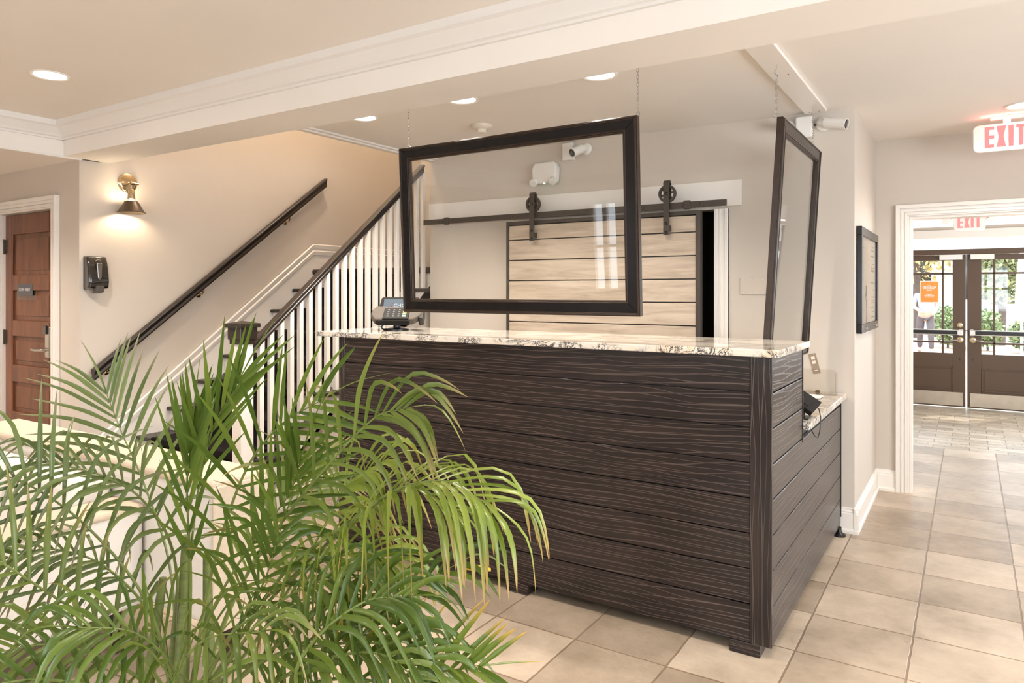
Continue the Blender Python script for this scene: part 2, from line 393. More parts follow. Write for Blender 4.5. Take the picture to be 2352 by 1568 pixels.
for i in range(0, len(xs), 2): bx.append((xs[i], xs[i+1], -4.22, -4.1, .85, 2.3))
wall('wall_rear', bx)
for i, (x0, x1) in enumerate(WIN):
    m = MB()
    for a in (x0, x1-.06): m.box(a, a+.06, -4.2, -4.08, .85, 2.3)
    for z in (.85, 2.24): m.box(x0, x1, -4.2, -4.08, z, z+.06)
    m.box((x0+x1)/2-.035, (x0+x1)/2+.035, -4.19, -4.09, .85, 2.3); m.box(x0, x1, -4.18, -4.1, 1.56, 1.60)
    w = struct(m.build('window_%d' % (i+1), M['white']))
m = MB()
for a in (-.2, 1.15, 2.3, 3.54): m.box(3.30, 3.40, a, a+.06, .7, 2.3)
m.box(3.30,3.40,-.2,3.6,.7,.76); m.box(3.30,3.40,-.2,3.6,2.24,2.3)
struct(m.build('window_5', M['white']))  # unseen right-wall window, added to light the desk's side panel

# vestibule
wall('wall_vestibule_left', [(-1.3,-1.2,6.16,10.9,0,2.6)])
wall('wall_vestibule_right', [(1.6,1.7,6.16,6.9,0,2.6),(1.6,1.7,9.9,10.9,0,2.6),(1.6,1.7,6.9,9.9,0,.6),(1.6,1.7,6.9,9.9,2.3,2.6)])
m = MB()
for a in (6.9, 8.37, 9.84): m.box(1.61,1.69,a,a+.06,.6,2.3)
m.box(1.61,1.69,6.9,9.9,.6,.66); m.box(1.61,1.69,6.9,9.9,2.24,2.3)
struct(m.build('window_6', M['white']))  # unseen side window, made up to bring light into the vestibule
wall('ceiling_vestibule', [(-1.3,1.7,6.16,10.92,2.55,2.7)], 'ceil')
wall('wall_vestibule_end', [(-1.2,-.98,10.78,10.90,0,2.55),(.92,1.6,10.78,10.90,0,2.55),(-.98,.92,10.78,10.90,2.19,2.33),(-.98,.92,10.78,10.90,2.47,2.55)])
tr = MB().box(-1.0,.94,10.74,10.78,2.185,2.285).build('trim_transom', M['white'], bevel=.004); struct(tr)
m = MB().box(-.98,.92,10.76,10.88,1.97,2.035)
for a in (-1.0,.88): m.box(a,a+.04,10.76,10.88,0,2.0)
struct(m.build('trim_entrance_frame', M['extdoor'], bevel=.004))
for i,(z0,z1) in enumerate(((2.035,2.185),(2.33,2.47))):
    w = struct(BX(-.98,.92,10.83,10.836,z0,z1).build('window_%d' % (7+i), M['frosted']))

# crown mouldings round the tray ceiling
cp = [(0,0),(.018,0),(.02,.012),(.034,.018),(.04,.03),(.075,.072),(.092,.082),(.097,.117),(0,.117)]
struct(MB().prism([(2.55-p, 2.563+q) for p,q in cp], -5.42, 3.3, 'x').build('trim_crown_beam', M['crown']))
struct(MB().prism([(-5.42+p, 2.563+q) for p,q in cp], -4.1, 2.55, 'y').build('trim_crown_alcove', M['crown']))
struct(MB().box(-5.435,-5.405,-4.1,2.67,2.440,2.453).build('trim_alcove_bead', M['white'], bevel=.004))
struct(MB().box(-3.90,-3.85,2.88,4.78,2.600,2.627).box(-3.89,-3.82,2.88,4.78,2.612,2.627).build('trim_stairwell_edge', M['ceil'], bevel=.003))

# baseboards
bp_ = [(0,0),(.026,0),(.026,.018),(.016,.028),(.016,.118),(.012,.124),(.013,.132),(.007,.142),(.007,.150),(0,.156)]
struct(MB().prism([(-.6+p,q) for p,q in bp_], 4.83, 6.04, 'y').build('baseboard_partition', M['white']))
struct(MB().prism([(6.04-p,q) for p,q in bp_], -.6, -.466, 'x').build('baseboard_entry', M['white']))
m = MB().prism([(4.85-p,q) for p,q in bp_], -1.1, -.575, 'x'); struct(m.build('baseboard_back', M['white']))
# mitred door casings with stepped mouldings
def casing(name, xi0, xi1, zt, yf, steps, extra=None):
    m = MB()
    for p, q, t in steps:
        m.prism([(xi0-q,0),(xi0-p,0),(xi0-p,zt+p),(xi0-q,zt+q)], yf-t, yf, 'y')
        m.prism([(xi0-p,zt+p),(xi1+p,zt+p),(xi1+q,zt+q),(xi0-q,zt+q)], yf-t, yf, 'y')
        m.prism([(xi1+p,0),(xi1+q,0),(xi1+q,zt+q),(xi1+p,zt+p)], yf-t, yf, 'y')
    for e in extra or []: m.box(*e)
    return struct(m.build(name, M['white'], bevel=.0015))
CS = ((0,.010,.016),(.010,.028,.024),(.028,.034,.015),(.034,.052,.022),(.052,.060,.016),(.060,.087,.032))
casing('trim_entry_casing', -.379, 1.2, 2.046, 6.0399, CS, [(-.3789,-.361,6.041,6.17,0,2.028),(1.182,1.1999,6.041,6.17,0,2.028),(-.3789,1.1999,6.041,6.17,2.028,2.0459)])
casing('trim_alcove_casing', -6.70, -5.83, 2.12, 2.6699, ((0,.012,.016),(.012,.032,.026),(.032,.040,.016),(.040,.064,.024),(.064,.094,.036)), [(-6.6999,-6.697,2.671,2.79,0,2.118),(-5.834,-5.8301,2.671,2.79,0,2.118)])
# barn door header board and side casing
m = MB(); m.prism([(-3.9,YB(-3.9)-.02),(-1.28,YB(-1.28)-.02),(-1.28,YB(-1.28)),(-3.9,YB(-3.9))], 2.066, 2.239)
struct(m.build('trim_barn_header', M['white'], bevel=.003))
m = MB()
for a, b, t in ((0,.092,.016),(.0,.02,.024),(.03,.045,.020),(.07,.092,.022)): m.box(-1.46+a,-1.46+b,YB(-1.4)-t,YB(-1.4)+.002,0,2.05)
struct(m.build('trim_barn_casing', M['white'], bevel=.002))

# ---------------------------------------------------------------- brown panelled door in the alcove
d = thing('door_1', (-6.265,2.72,0), 'brown stained five-panel wooden door with keycard lock', 'door', kind='structure')
m = MB(); X0, X1, Y0, Y1 = -6.695, -5.835, 2.70, 2.745
zp = [(.13,.40),(.51,.77),(.885,1.13),(1.25,1.50),(1.62,1.98)]
zp = [(.155,.395),(.52,.76),(.90,1.13),(1.26,1.50),(1.625,1.955)]
m.box(X0,X0+.115,Y0,Y1,.01,2.115); m.box(X1-.125,X1,Y0,Y1,.01,2.115)
zz = [.01] + [v for p in zp for v in p] + [2.115]
for i in range(0, len(zz), 2): m.box(X0+.115,X1-.125,Y0,Y1,zz[i],zz[i+1])
m.build('door_frame', M['brown'], d, bevel=.008)
for a, b in zp:
    m = MB().box(X0+.11,X1-.12,Y0+.022,Y1,a-.004,b+.004); m.box(X0+.15,X1-.16,Y0+.015,Y0+.026,a+.035,b-.035)
    m.build('panel', M['brown'], d, bevel=.005)
for z in (1.86, 1.12, .3):
    MB().box(X0-.012,X0+.03,Y0-.006,Y0+.002,z-.055,z+.055).lathe([(.009,-.06),(.009,.06)], (X0-.003,Y0-.010,z), (0,0,1), 10).build('hinge', M['bronzedark'], d)
lk = MB().box(-5.975,-5.895,Y0-.028,Y0,.985,1.225).build('lock_plate', M['chrome'], d, bevel=.012)
MB().box(-5.973,-5.925,Y0-.040,Y0-.024,1.165,1.232).build('card_reader', M['blackgloss'], lk, bevel=.006)
MB().tube([(-5.93,Y0-.02,1.045),(-5.93,Y0-.065,1.045),(-5.95,Y0-.072,1.045),(-6.03,Y0-.072,1.043),(-6.09,Y0-.066,1.045)], .0105, 10).build('lever', M['chrome'], lk, smooth=True)
BX(-5.858,-5.834,Y0-.004,Y0+.002,.99,1.215).build('strike_plate', M['steel'], d, bevel=.001)
sg = BX(-6.51,-6.18,Y0+.003,Y0+.010,1.425,1.60).build('sign_holder', M['acrylic'], d)
BX(-6.48,-6.225,Y0-.003,Y0+.0025,1.46,1.555).build('sign_plate', M['sign'], sg, bevel=.002)
text('lettering', 'STAFF ONLY', .034, .0008, M['signtext'], sg, frameM((-6.352,Y0-.0045,1.507),(1,0,0),(0,0,1)))

# ---------------------------------------------------------------- exterior double doors
def ext_door(name, xs, label, notice):
    # xs: outer stile edge, glass outer, mullion, glass inner, inner edge  (may run either way)
    d = thing(name, ((xs[0]+xs[4])/2,10.82,0), label, 'door', kind='structure')
    s = lambda a, b: (min(a,b), max(a,b))
    m = MB()
    for a, b in ((0,1),(3,4)): x = s(xs[a],xs[b]); m.box(x[0],x[1],10.80,10.85,.012,1.965)
    g = s(xs[1],xs[3])
    m.box(g[0],g[1],10.80,10.85,.012,.70); m.box(g[0],g[1],10.80,10.85,1.895,1.965)
    m.build('door_frame', M['extdoor'], d, bevel=.004)
    mu = MB().box(xs[2]-.013,xs[2]+.013,10.805,10.845,.70,1.895)
    for z in (1.725,.84): mu.box(g[0],g[1],10.805,10.845,z-.012,z+.012)
    mu.build('muntin', M['extdoor'], d, bevel=.003)
    BX(g[0],g[1],10.823,10.827,.70,1.895).build('glass', M['doorglass'], d)
    pm = MB()
    p = s(xs[1]+ (0 if xs[0]<xs[4] else 0), xs[3]); 
    for a,b,c,e in ((p[0],p[1],.22,.235),(p[0],p[1],.505,.52)): pm.box(a,b,10.793,10.80,c,e)
    for a in (p[0],p[1]-.015): pm.box(a,a+.015,10.793,10.80,.22,.52)
    pm.box(p[0]+.03,p[1]-.03,10.795,10.80,.25,.49)
    pm.build('lower_panel', M['extdoor'], d, bevel=.003)
    k = s(xs[0],xs[4]); BX(k[0]+.03,k[1]-.03,10.796,10.80,.03,.20).build('kick_plate', M['kick'], d)
    sg = 1 if xs[4] > xs[0] else -1
    inner = xs[4]-sg*.025
    b = MB().box(*s(inner-sg*.78,inner),10.74,10.785,.935,1.005).build('panic_bar', M['steel'], d, bevel=.006)
    BX(*s(inner-sg*.60,inner-sg*.06),10.733,10.742,.945,.995).build('push_pad', M['black'], b, bevel=.004)
    BX(*s(inner-sg*.045,inner-sg*.005),10.785,10.80,.93,1.01).build('bar_bracket', M['steel'], b)
    cx = inner-sg*.035
    kn = MB().lathe([(.036,0),(.036,.008),(.018,.014),(.016,.03)], (cx,10.80,.875), (0,-1,0), 20).build('lever_rose', M['brass'], d, smooth=True)
    MB().tube([(cx,10.775,.875),(cx,10.755,.875),(cx-sg*.06,10.75,.872),(cx-sg*.11,10.75,.862)], .008, 8).build('lever', M['chrome'], kn, smooth=True)
    if notice: MB().lathe([(.034,0),(.034,.008),(.027,.014),(.013,.016),(.013,.022)], (cx,10.80,1.062), (0,-1,0), 20).build('deadbolt', M['brass'], d, smooth=True)
    MB().lathe([(.012,0),(.012,.004),(.006,.006)], (cx,10.80,.63), (0,-1,0), 12).build('floor_bolt', M['bronzedark'], d)
    BX(*s(inner-sg*.26,inner-sg*.01),10.74,10.80,1.90,1.965).build('door_closer', M['plastic'], d, bevel=.003)
    return d
ext_door('door_2', (-.965,-.82,-.298,-.188,-.048), 'brown half-glazed entrance door with an orange notice on its pane', True)
ext_door('door_3', (.885,.745,.255,.122,-.030), 'brown half-glazed entrance door without a notice, beside the one with the orange notice', False)
nt_ = thing('orange_notice', (-.448,10.815,1.36), 'orange printed notice in a white border taped inside the entrance door glass', 'sign')
BX(-.556,-.340,10.8165,10.8185,1.345,1.635).build('sheet', M['paper'], nt_)
BX(-.545,-.352,10.8145,10.8163,1.358,1.622).build('print', M['orange'], nt_)
for block in (((1.575,.02,.004),(1.553,.075,.010),(1.535,.065,.008),(1.512,.03,.012)),((1.455,.035,.006),(1.437,.055,.007),(1.422,.045,.006))):
    m = MB()
    for z, w, t in block:
        x = -.4485-w
        while x < -.4485+w-.004:
            l = rnd.uniform(.006,.016); m.box(x,min(x+l,-.4485+w),10.8132,10.8142,z-t*rnd.uniform(.6,1),z+t*rnd.uniform(.6,1)); x += l+.004
    m.build('lettering', M['paper'], nt_)

# ================================================================ STAIRCASE
NY = lambda k: 2.82 + .252*(k-1)
st = thing('staircase', (-4.7,2.82,0), 'white staircase with dark treads, charcoal runner and white balusters along the beige wall', 'staircase')
XL, XR = -5.45, -3.93
for k in range(1, 9):
    z = .19*k
    t = MB().box(XL+.02,XR+.03,NY(k),NY(k+1)+.012,z-.032,z)
    t.box(XR-.005,XR+.03,NY(k+1),NY(k+1)+.04,z-.032,z)
    t.build('tread', M['espresso'], st, bevel=.012, seg=3)
    BX(XL+.02,XR,NY(k)+.03,NY(k)+.045,z-.19,z-.03).build('riser', M['white'], st)
BX(XL+.02,XR,NY(9)+.03,NY(9)+.045,1.52,1.68).build('riser', M['white'], st)
lp = MB().box(XL+.005,XR+.03,NY(9),NY(9)+.30,1.655,1.71); lp.build('landing_nosing', M['espresso'], st, bevel=.02, seg=3)
BX(XL+.003,-3.88,NY(9)+.08,6.48,1.50,1.708).build('landing', M['espresso'], st)
# runner: follows treads and risers
pr = []
for k in range(1, 9):
    z = .19*k
    pr += [(NY(k)+.022, z-.19+(.008 if k > 1 else 0)), (NY(k)+.022, z-.036), (NY(k)-.008, z-.036), (NY(k)-.008, z+.008)]
pr += [(NY(9)+.022, 1.52+.008), (NY(9)+.022, 1.655)]
m = MB(); xa, xb = -5.20, -4.14
for i in range(len(pr)-1):
    (ya,za),(yb,zb) = pr[i], pr[i+1]
    b = len(m.v); m.add([(xa,ya,za),(xb,ya,za),(xb,yb,zb),(xa,yb,zb)], [(0,1,2,3)])
rn = m.build('carpet_runner', M['carpet'], st)
sd = rn.modifiers.new('Solid','SOLIDIFY'); sd.thickness = .006; sd.offset = 0
# outer string and panelled side
sz = lambda y, o: .19 + (y-2.82)*.19/.252 + o
poly = [(NY(1)+.045,.0)]
for k in range(1, 9): poly += [(NY(k)+.046, .19*k-.033), (NY(k+1)+.046, .19*k-.033)]
poly += [(NY(9)+.046,1.6),(4.93,1.6),(4.93,sz(4.93,-.25)),(3.07,sz(3.07,-.25)),(NY(1)+.045+.19,0)]
MB().prism(poly, XR-.03, XR, 'x').build('stringer', M['white'], st)
MB().prism([(3.06,.0),(4.93,.0),(4.93,sz(4.93,-.24)),(3.065,sz(3.065,-.24))], XR-.06, XR-.032, 'x').build('side_panel', M['wall'], st)
MB().prism([(XR-.032+p,q) for p,q in bp_], 3.08, 4.78, 'y').build('baseboard', M['white'], st)
# wall skirt
top = .25
m = MB().prism([(2.70,.0),(2.80,0),(NY(9)+.03,1.55),(NY(9)+.03,1.71),(6.5,1.71),(6.5,1.71+top),(NY(9)+.01,1.71+top),(2.72,sz(2.72,top))], XL+.001, XL+.02, 'x')
cap = [(0,0),(.03,0),(.03,.018),(.022,.03),(.012,.034),(0,.05)]
def capline(a, b, off):
    # moulding bar along the wall between two (y,z) points
    (ya,za),(yb,zb) = a, b
    m.add([(XL+.001,ya,za-.05+off),(XL+.03,ya,za-.045+off),(XL+.036,ya,za-.01+off),(XL+.026,ya,za+off),(XL+.001,ya,za+off),
           (XL+.001,yb,zb-.05+off),(XL+.03,yb,zb-.045+off),(XL+.036,yb,zb-.01+off),(XL+.026,yb,zb+off),(XL+.001,yb,zb+off)],
          [(0,1,6,5),(1,2,7,6),(2,3,8,7),(3,4,9,8),(4,0,5,9),(4,3,2,1,0),(5,6,7,8,9)])
for off in (0,-.062):
    capline((2.72,sz(2.72,top)),(NY(9)+.01,1.71+top),off); capline((NY(9)+.01,1.71+top),(6.5,1.71+top),off)
m.build('wall_skirt', M['white'], st)
# balusters, rail, newel
RZ = lambda y: 1.284 + .822*(y-3.186)
bxs = -3.985
y = 3.02
i = 0
while y < 4.79:
    k = min(8, int((y-2.82)/.252)+1)
    z0 = .19*k
    m = MB(); h = .0165
    m.add([(bxs-h,y-h,z0),(bxs+h,y-h,z0),(bxs+h,y+h,z0),(bxs-h,y+h,z0),
           (bxs-h,y-h,RZ(y-h)-.066),(bxs+h,y-h,RZ(y-h)-.066),(bxs+h,y+h,RZ(y+h)-.066),(bxs-h,y+h,RZ(y+h)-.066)],
          [(0,3,2,1),(4,5,6,7),(0,1,5,4),(1,2,6,5),(2,3,7,6),(3,0,4,7)])
    m.build('baluster', M['white'], st, bevel=.002)
    y += .084; i += 1
hp = [(-.024,-.068),(.024,-.068),(.026,-.048),(.020,-.040),(.020,-.034),(.032,-.022),(.032,-.008),(.022,0),(-.022,0),(-.032,-.008),(-.032,-.022),(-.020,-.034),(-.020,-.040),(-.026,-.048)]
def rail(ya, za, yb, zb, xc, prof):
    m = MB(); n = len(prof)
    vs = [(xc+p,ya,za+q) for p,q in prof] + [(xc+p,yb,zb+q) for p,q in prof]
    m.add(vs, [tuple(range(n)), tuple(range(n,2*n))] + [(i,(i+1)%n,n+(i+1)%n,n+i) for i in range(n)])
    return m
rail(3.0,RZ(3.0),4.775,RZ(4.775),bxs,hp).build('handrail', M['espresso'], st, bevel=.003)
nx, ny = bxs, 2.965
nw = BX(nx-.046,nx+.046,ny-.046,ny+.046,.19,1.17).build('newel_post', M['white'], st, bevel=.003)
m = MB().box(nx-.058,nx+.058,ny-.058,ny+.058,1.150,1.185).box(nx-.066,nx+.066,ny-.066,ny+.066,1.180,1.262).box(nx-.080,nx+.080,ny-.080,ny+.080,1.258,1.285)
m.add([(nx-.08,ny-.08,1.285),(nx+.08,ny-.08,1.285),(nx+.08,ny+.08,1.285),(nx-.08,ny+.08,1.285),(nx,ny,1.302)], [(0,1,4),(1,2,4),(2,3,4),(3,0,4)])
m.build('newel_cap', M['espresso'], nw, bevel=.004)
# wall handrail
wr = thing('wall_handrail', (-5.385,2.73,.9), 'dark wooden handrail on brass brackets sloping up the beige stair wall', 'handrail')
wz = lambda y: .925 + .757*(y-2.73)
wp = [(-.018,-.085),(.018,-.085),(.024,-.07),(.018,-.045),(.024,-.028),(.030,-.015),(.024,0),(-.024,0),(-.030,-.015),(-.024,-.028),(-.018,-.045),(-.024,-.07)]
rail(2.73,wz(2.73),4.96,wz(4.96),-5.378,wp).build('rail', M['espresso'], wr, bevel=.003)
for y in (2.86,3.62,4.52):
    z = wz(y)-.085
    MB().tube([(-5.378,y,z+.004),(-5.378,y,z-.022),(-5.395,y,z-.042),(-5.43,y,z-.046),(-5.449,y,z-.046)], .0075, 8).lathe([(.026,0),(.026,.006),(.012,.014)], (-5.449,y,z-.046), (1,0,0), 18).build('bracket', M['brass'], wr, smooth=True)

# ================================================================ RECEPTION DESK
rd = thing('reception_desk', (-1.9,3.3,0), 'dark grained reception desk with cream granite tops and a low return', 'reception desk')
FX0, FX1, FY = -3.129, -.673, 2.988
gz = [.05,.21,.355,.50,.645,.79,.935,1.08,1.226]
m = MB()
for a, b in zip(gz[:-1], gz[1:]): m.box(FX0+.048,FX1-.088,FY+.003,FY+.018,a+.0022,b-(.0022 if b<1.2 else 0))
m.build('front_panel', M['cw'], rd, bevel=.0015)
BX(FX0,FX0+.047,FY,FY+.02,.05,1.226).build('stile', M['cwv'], rd, bevel=.002)
BX(FX1-.087,FX1,FY,FY+.02,.05,1.226).build('stile', M['cwv'], rd, bevel=.002)
m = MB()
for a, b in zip(gz[:-1], gz[1:]):
    if a < .78: m.box(FX1-.018,FX1,FY+.0202,4.81,a+.0022,min(b,.829)-.0022)
    if b > .82: m.box(FX1-.018,FX1,FY+.0202,3.615,max(a,.790)+.0022,b-(.0022 if b<1.2 else 0))
m.build('side_panel', M['cw'], rd, bevel=.004)
MB().box(FX0,FX1-.02,FY+.019,3.56,.052,1.222).box(-1.30,FX1-.02,3.56,4.80,.052,.826).build('carcass', M['black'], rd)
BX(-3.29,-.640,2.962,3.62,1.226,1.257).build('countertop', M['granite'], rd, bevel=.004)
BX(-1.36,-.642,3.63,4.826,.829,.864).build('desktop', M['granite'], rd, bevel=.004)
BX(FX1-.02,FX1+.003,3.615,3.624,.775,1.226).build('edge_trim', M['black'], rd)
BX(FX1-.02,FX1+.003,4.811,4.822,.10,.829).build('edge_trim', M['black'], rd)
for x in (-3.07,-1.887,-.78):
    BX(x-.062,x+.062,2.984,3.08,.0,.052).build('foot', M['cw'], rd, bevel=.003)
MB().lathe([(.036,0),(.036,.012),(.02,.02),(.012,.03),(.012,.055)], (-.672,4.755,0), n=24).build('leveling_foot', M['black'], rd, smooth=True)

# hanging framed clear screens
def hanging(name, label, W, H, prof_w, Mx, chains, cat='screen'):
    # local: x along width, z up, y = front (negative) ; built centred on x, top at z=0
    r = thing(name, Mx.translation, label, cat, 'framed screens hung from the ceiling')
    w = prof_w
    def ring(o0, o1, y0, y1, nm, mat, parent, bev):
        m = MB()
        a0, a1 = -W/2+o0, W/2-o0; b0, b1 = -W/2+o1, W/2-o1
        t0, t1 = -o0, -H+o0; u0, u1 = -o1, -H+o1
        for q in (((a0,t0),(a1,t0),(b1,u0),(b0,u0)),((a1,t0),(a1,t1),(b1,u1),(b1,u0)),((a1,t1),(a0,t1),(b0,u1),(b1,u1)),((a0,t1),(a0,t0),(b0,u0),(b0,u1))):
            m.prism(list(q), y0, y1, 'y')
        return m.xf(Mx).build(nm, mat, parent, bevel=bev)
    f = ring(.012, w-.012, -.012, .018, 'frame', M['framewood'], r, .003)
    for o0, o1, y in ((0,.006,-.010),(.005,.011,-.017),(.010,.016,-.013)): ring(o0,o1,y,.02,'outer_beading',M['bronze'],f,.0015)
    for o0, o1, y in ((w-.015,w-.009,-.014),(w-.009,w-.003,-.010),(w-.004,w,-.006)): ring(o0,o1,y,.012,'inner_beading',M['bronze'],f,.0015)
    MB().box(-W/2+w-.006,W/2-w+.006,.002,.006,-H+w-.006,-w+.006).xf(Mx).build('clear_panel', M['pane'], r)
    for (lx, ly, top) in chains:
        m = MB(); p = Mx @ Vector((lx, ly, -.012))
        # screw eye at the frame, links, hook at the ceiling
        m.tube([p+Vector((.011*math.cos(t),0,.011*math.sin(t)+.02)) for t in [k*math.pi/6 for k in range(12)]], .0018, 6, closed=True)
        m.tube([p, p+Vector((0,0,.010))], .002, 6)
        z = p.z+.032; k = 0
        while z < top-.075:
            ax = Vector((1,0,0)) if k % 2 else Vector((0,1,0))
            m.tube([Vector((p.x,p.y,z+.010))+ax*.0048*math.cos(t)+Vector((0,0,.0105*math.sin(t))) for t in [q*math.pi/4 for q in range(8)]], .0013, 5, closed=True)
            z += .0165; k += 1
        hk = [(0,0),(.008,.008),(.009,.018),(0,.026),(-.008,.034),(-.008,.044),(0,.05)]
        m.tube([Vector((p.x+a,p.y,z+b)) for a,b in hk], .0018, 6)
        m.tube([(p.x,p.y,z+.05),(p.x,p.y,top)], .002, 6)
        m.build('chain', M['galv'], r)
    return r
tilt = math.atan2(.04,.912)
Mx = Matrix.Translation((-1.9785,3.03,2.290)) @ Matrix.Rotation(tilt, 4, 'X')
hanging('hanging_screen', 'wide clear screen in a black and bronze frame hanging over the desk front', 1.423, .914, .074, Mx, [(-.672,.026,2.626),(.700,.026,2.626)])
Mx2 = Matrix.Translation((-.775,4.155,2.345)) @ Matrix.Rotation(R(90), 4, 'Z') @ Matrix.Rotation(math.atan2(.075,1.235), 4, 'X')
hanging('hanging_screen', 'narrow-looking clear screen in a dark frame hanging edge-on above the low return desk', 1.03, 1.235, .074, Mx2, [(-.50,.026,2.6055),(.465,.026,2.6055)])
mb_ = thing('mounting_board', (-.81,3.8,2.606), 'white board screwed flat to the ceiling, holding the chains of the edge-on screen', 'board')
BX(-.875,-.745,2.90,4.78,2.6065,2.6245).build('board', M['white'], mb_, bevel=.003)
for y in (3.85,4.74):
    for x in (-.84,-.785): MB().lathe([(.0045,0),(.003,.002)], (x,y,2.607), (0,0,-1), 8).build('screw', M['bronzedark'], mb_)

# payment terminal on the counter
pt = thing('payment_terminal', (-2.98,3.28,1.2572), 'black card payment terminal on a swivel stand on the granite counter', 'payment terminal')
T0 = Matrix.Translation((-2.955,3.28,1.2572)) @ Matrix.Rotation(R(32.68), 4, 'Z')
def tb(mb, nm, mat, par, bev=0, sm=False, T=T0): return mb.xf(T).build(nm, M[mat], par, bevel=bev, smooth=sm)
tb(MB().lathe([(.072,0),(.072,.006),(.05,.012),(.022,.016),(.02,.05),(.026,.06)], (.012,.01,0), n=32), 'base', 'black', pt, 0, True)
tb(MB().tube([(-.062,-.035,.006),(-.075,-.045,.020),(-.06,-.035,.036),(-.02,-.012,.038)], .006, 8).tube([(-.062,-.035,.006),(-.02,-.04,.005),(.0,-.03,.006)], .006, 8), 'cable_loop', 'black', pt, 0, True)
tb(MB().box(-.03,.045,-.02,.035,.042,.075), 'swivel', 'black', pt, .006)
TL = T0 @ Matrix.Translation((.02,-.035,.062)) @ Matrix.Rotation(R(30), 4, 'X')
body = tb(MB().prism([(-.155,-.0),(-.125,-.055),(.105,-.055),(.150,-.0),(.150,.075),(-.135,.10),(-.155,.04)], .0, .042, 'z'), 'keypad_body', 'tanplastic', pt, .008, False, TL)
tb(MB().prism([(-.115,-.060),(.085,-.060),(.075,-.064),(-.105,-.064)], .004, .034, 'z'), 'front_lip', 'matte', body, .001, False, TL)
tb(MB().box(-.078,.078,-.056,.064,.036,.0465), 'keypad', 'matte', body, .003, False, TL)
for r_ in range(4):
    for c_ in range(4):
        mt = 'plastic' if c_ < 3 else ('keyred','keyyel','keygrn','keygrn')[r_]
        x = -.050+c_*.033; yy = .040-r_*.023
        tb(MB().box(x-(.005 if c_<3 else .011),x+(.005 if c_<3 else .011),yy-(.0025 if c_<3 else .008),yy+(.0025 if c_<3 else .008),.0455,.0485), 'key', mt, body, .001, False, TL)
TH = T0 @ Matrix.Translation((.02,.030,.098)) @ Matrix.Rotation(R(52), 4, 'X')
hd = tb(MB().prism([(-.125,-.02),(.125,-.02),(.13,.0),(.118,.125),(.108,.132),(-.108,.132),(-.118,.125),(-.13,.0)], -.03, .0, 'z'), 'display_head', 'matte', pt, .006, False, TH)
tb(MB().box(-.100,.100,.012,.112,-.001,.0025), 'screen', 'screen', hd, .001, False, TH)
text('screen_text', 'CHO', .034, .0006, M['screenwhite'], hd, TH @ Matrix.Translation((-.038,.062,.003)), 'LEFT')
tb(MB().box(-.052,-.047,.05,.058,.002,.004).box(-.050,-.045,.062,.070,.002,.004).box(-.048,-.043,.074,.082,.002,.004), 'screen_mark', 'screenred', hd, 0, False, TH)
tb(MB().lathe([(.003,0),(.003,.002)], (.104,.123,0), n=10), 'status_light', 'screenred', hd, 0, False, TH)
tb(MB().box(.135,.165,-.03,.07,-.02,.035), 'card_slot', 'black', pt, .006, False, TL)

# card reader, papers, acrylic holder on the low desk
cr = thing('card_reader', (-.705,3.74,.8642), 'small black card reader tilted on a stand on the low return desk', 'card reader')
TR = Matrix.Translation((-.688,3.80,.935)) @ Matrix.Rotation(R(32), 4, 'Y') @ Matrix.Rotation(R(20), 4, 'X')
MB().box(-.052,.052,-.065,.065,-.013,.013).xf(TR).build('body', M['matte'], cr, bevel=.004)
MB().box(-.03,.02,-.04,.03,.010,.016).xf(TR).build('pad', M['matte'], cr, bevel=.002)
MB().box(-.03,.03,-.03,.03,-.03,-.010).xf(TR).build('dock', M['matte'], cr, bevel=.004)
MB().tube([(-.692,3.80,.912),(-.700,3.79,.888),(-.700,3.78,.868)], .008, 8).box(-.745,-.665,3.72,3.83,.8642,.869).build('stand', M['black'], cr)
MB().tube([(-.655,3.84,.918),(-.640,3.86,.90),(-.632,3.86,.86),(-.630,3.83,.80),(-.631,3.78,.770),(-.633,3.72,.785),(-.634,3.66,.815),(-.636,3.632,.835)], .0028, 8).build('cable', M['black'], cr, smooth=True)
pp = thing('paper_slip', (-.78,4.5,.8642), 'small folded white papers lying near the back of the low return desk', 'paper')
MB().box(-.86,-.755,4.50,4.64,.8643,.868).build('sheet', M['paper'], pp, bevel=.0008)
MB().box(-.83,-.735,4.47,4.58,.8682,.872).build('sheet', M['paper'], pp, bevel=.0008)
ah = thing('acrylic_holder', (-.80,4.69,.8642), 'clear acrylic brochure holder standing on the low return desk against the wall', 'holder')
MB().box(-.93,-.68,4.665,4.669,.8645,1.02).box(-.93,-.68,4.665,4.74,.8645,.868).box(-.93,-.926,4.665,4.74,.868,1.0).box(-.684,-.68,4.665,4.74,.868,1.0).build('tray', M['acrylic'], ah)
cd = thing('tilted_card', (-.83,4.84,1.03), 'slim tilted brown card with pale squares on the wall above the low desk', 'sign')  # a thin card fixed to the wall, use unknown
TC = Matrix.Translation((-.83,4.8425,1.037)) @ Matrix.Rotation(R(-14), 4, 'Y')
MB().box(-.021,.021,-.0015,.0015,-.062,.062).xf(TC).build('plate', pbr('tan_card', (.30,.23,.16), .6, var=.1, vscale=15), cd)
for z in (.035,.008,-.038): MB().box(-.011,.011,-.0028,-.0015,z-.010,z+.010 if z > -.02 else z-.004).xf(TC).build('pale_square', M['print'], cd)
pn = thing('brass_clip', (-.815,4.78,.8642), 'tiny metal clip on the low return desk below the slim tilted card', 'clip')
MB().tube([(-.85,4.775,.868),(-.80,4.765,.870)], .003, 8).box(-.81,-.785,4.758,4.775,.8643,.879).build('clip', M['brass'], pn, bevel=.002)

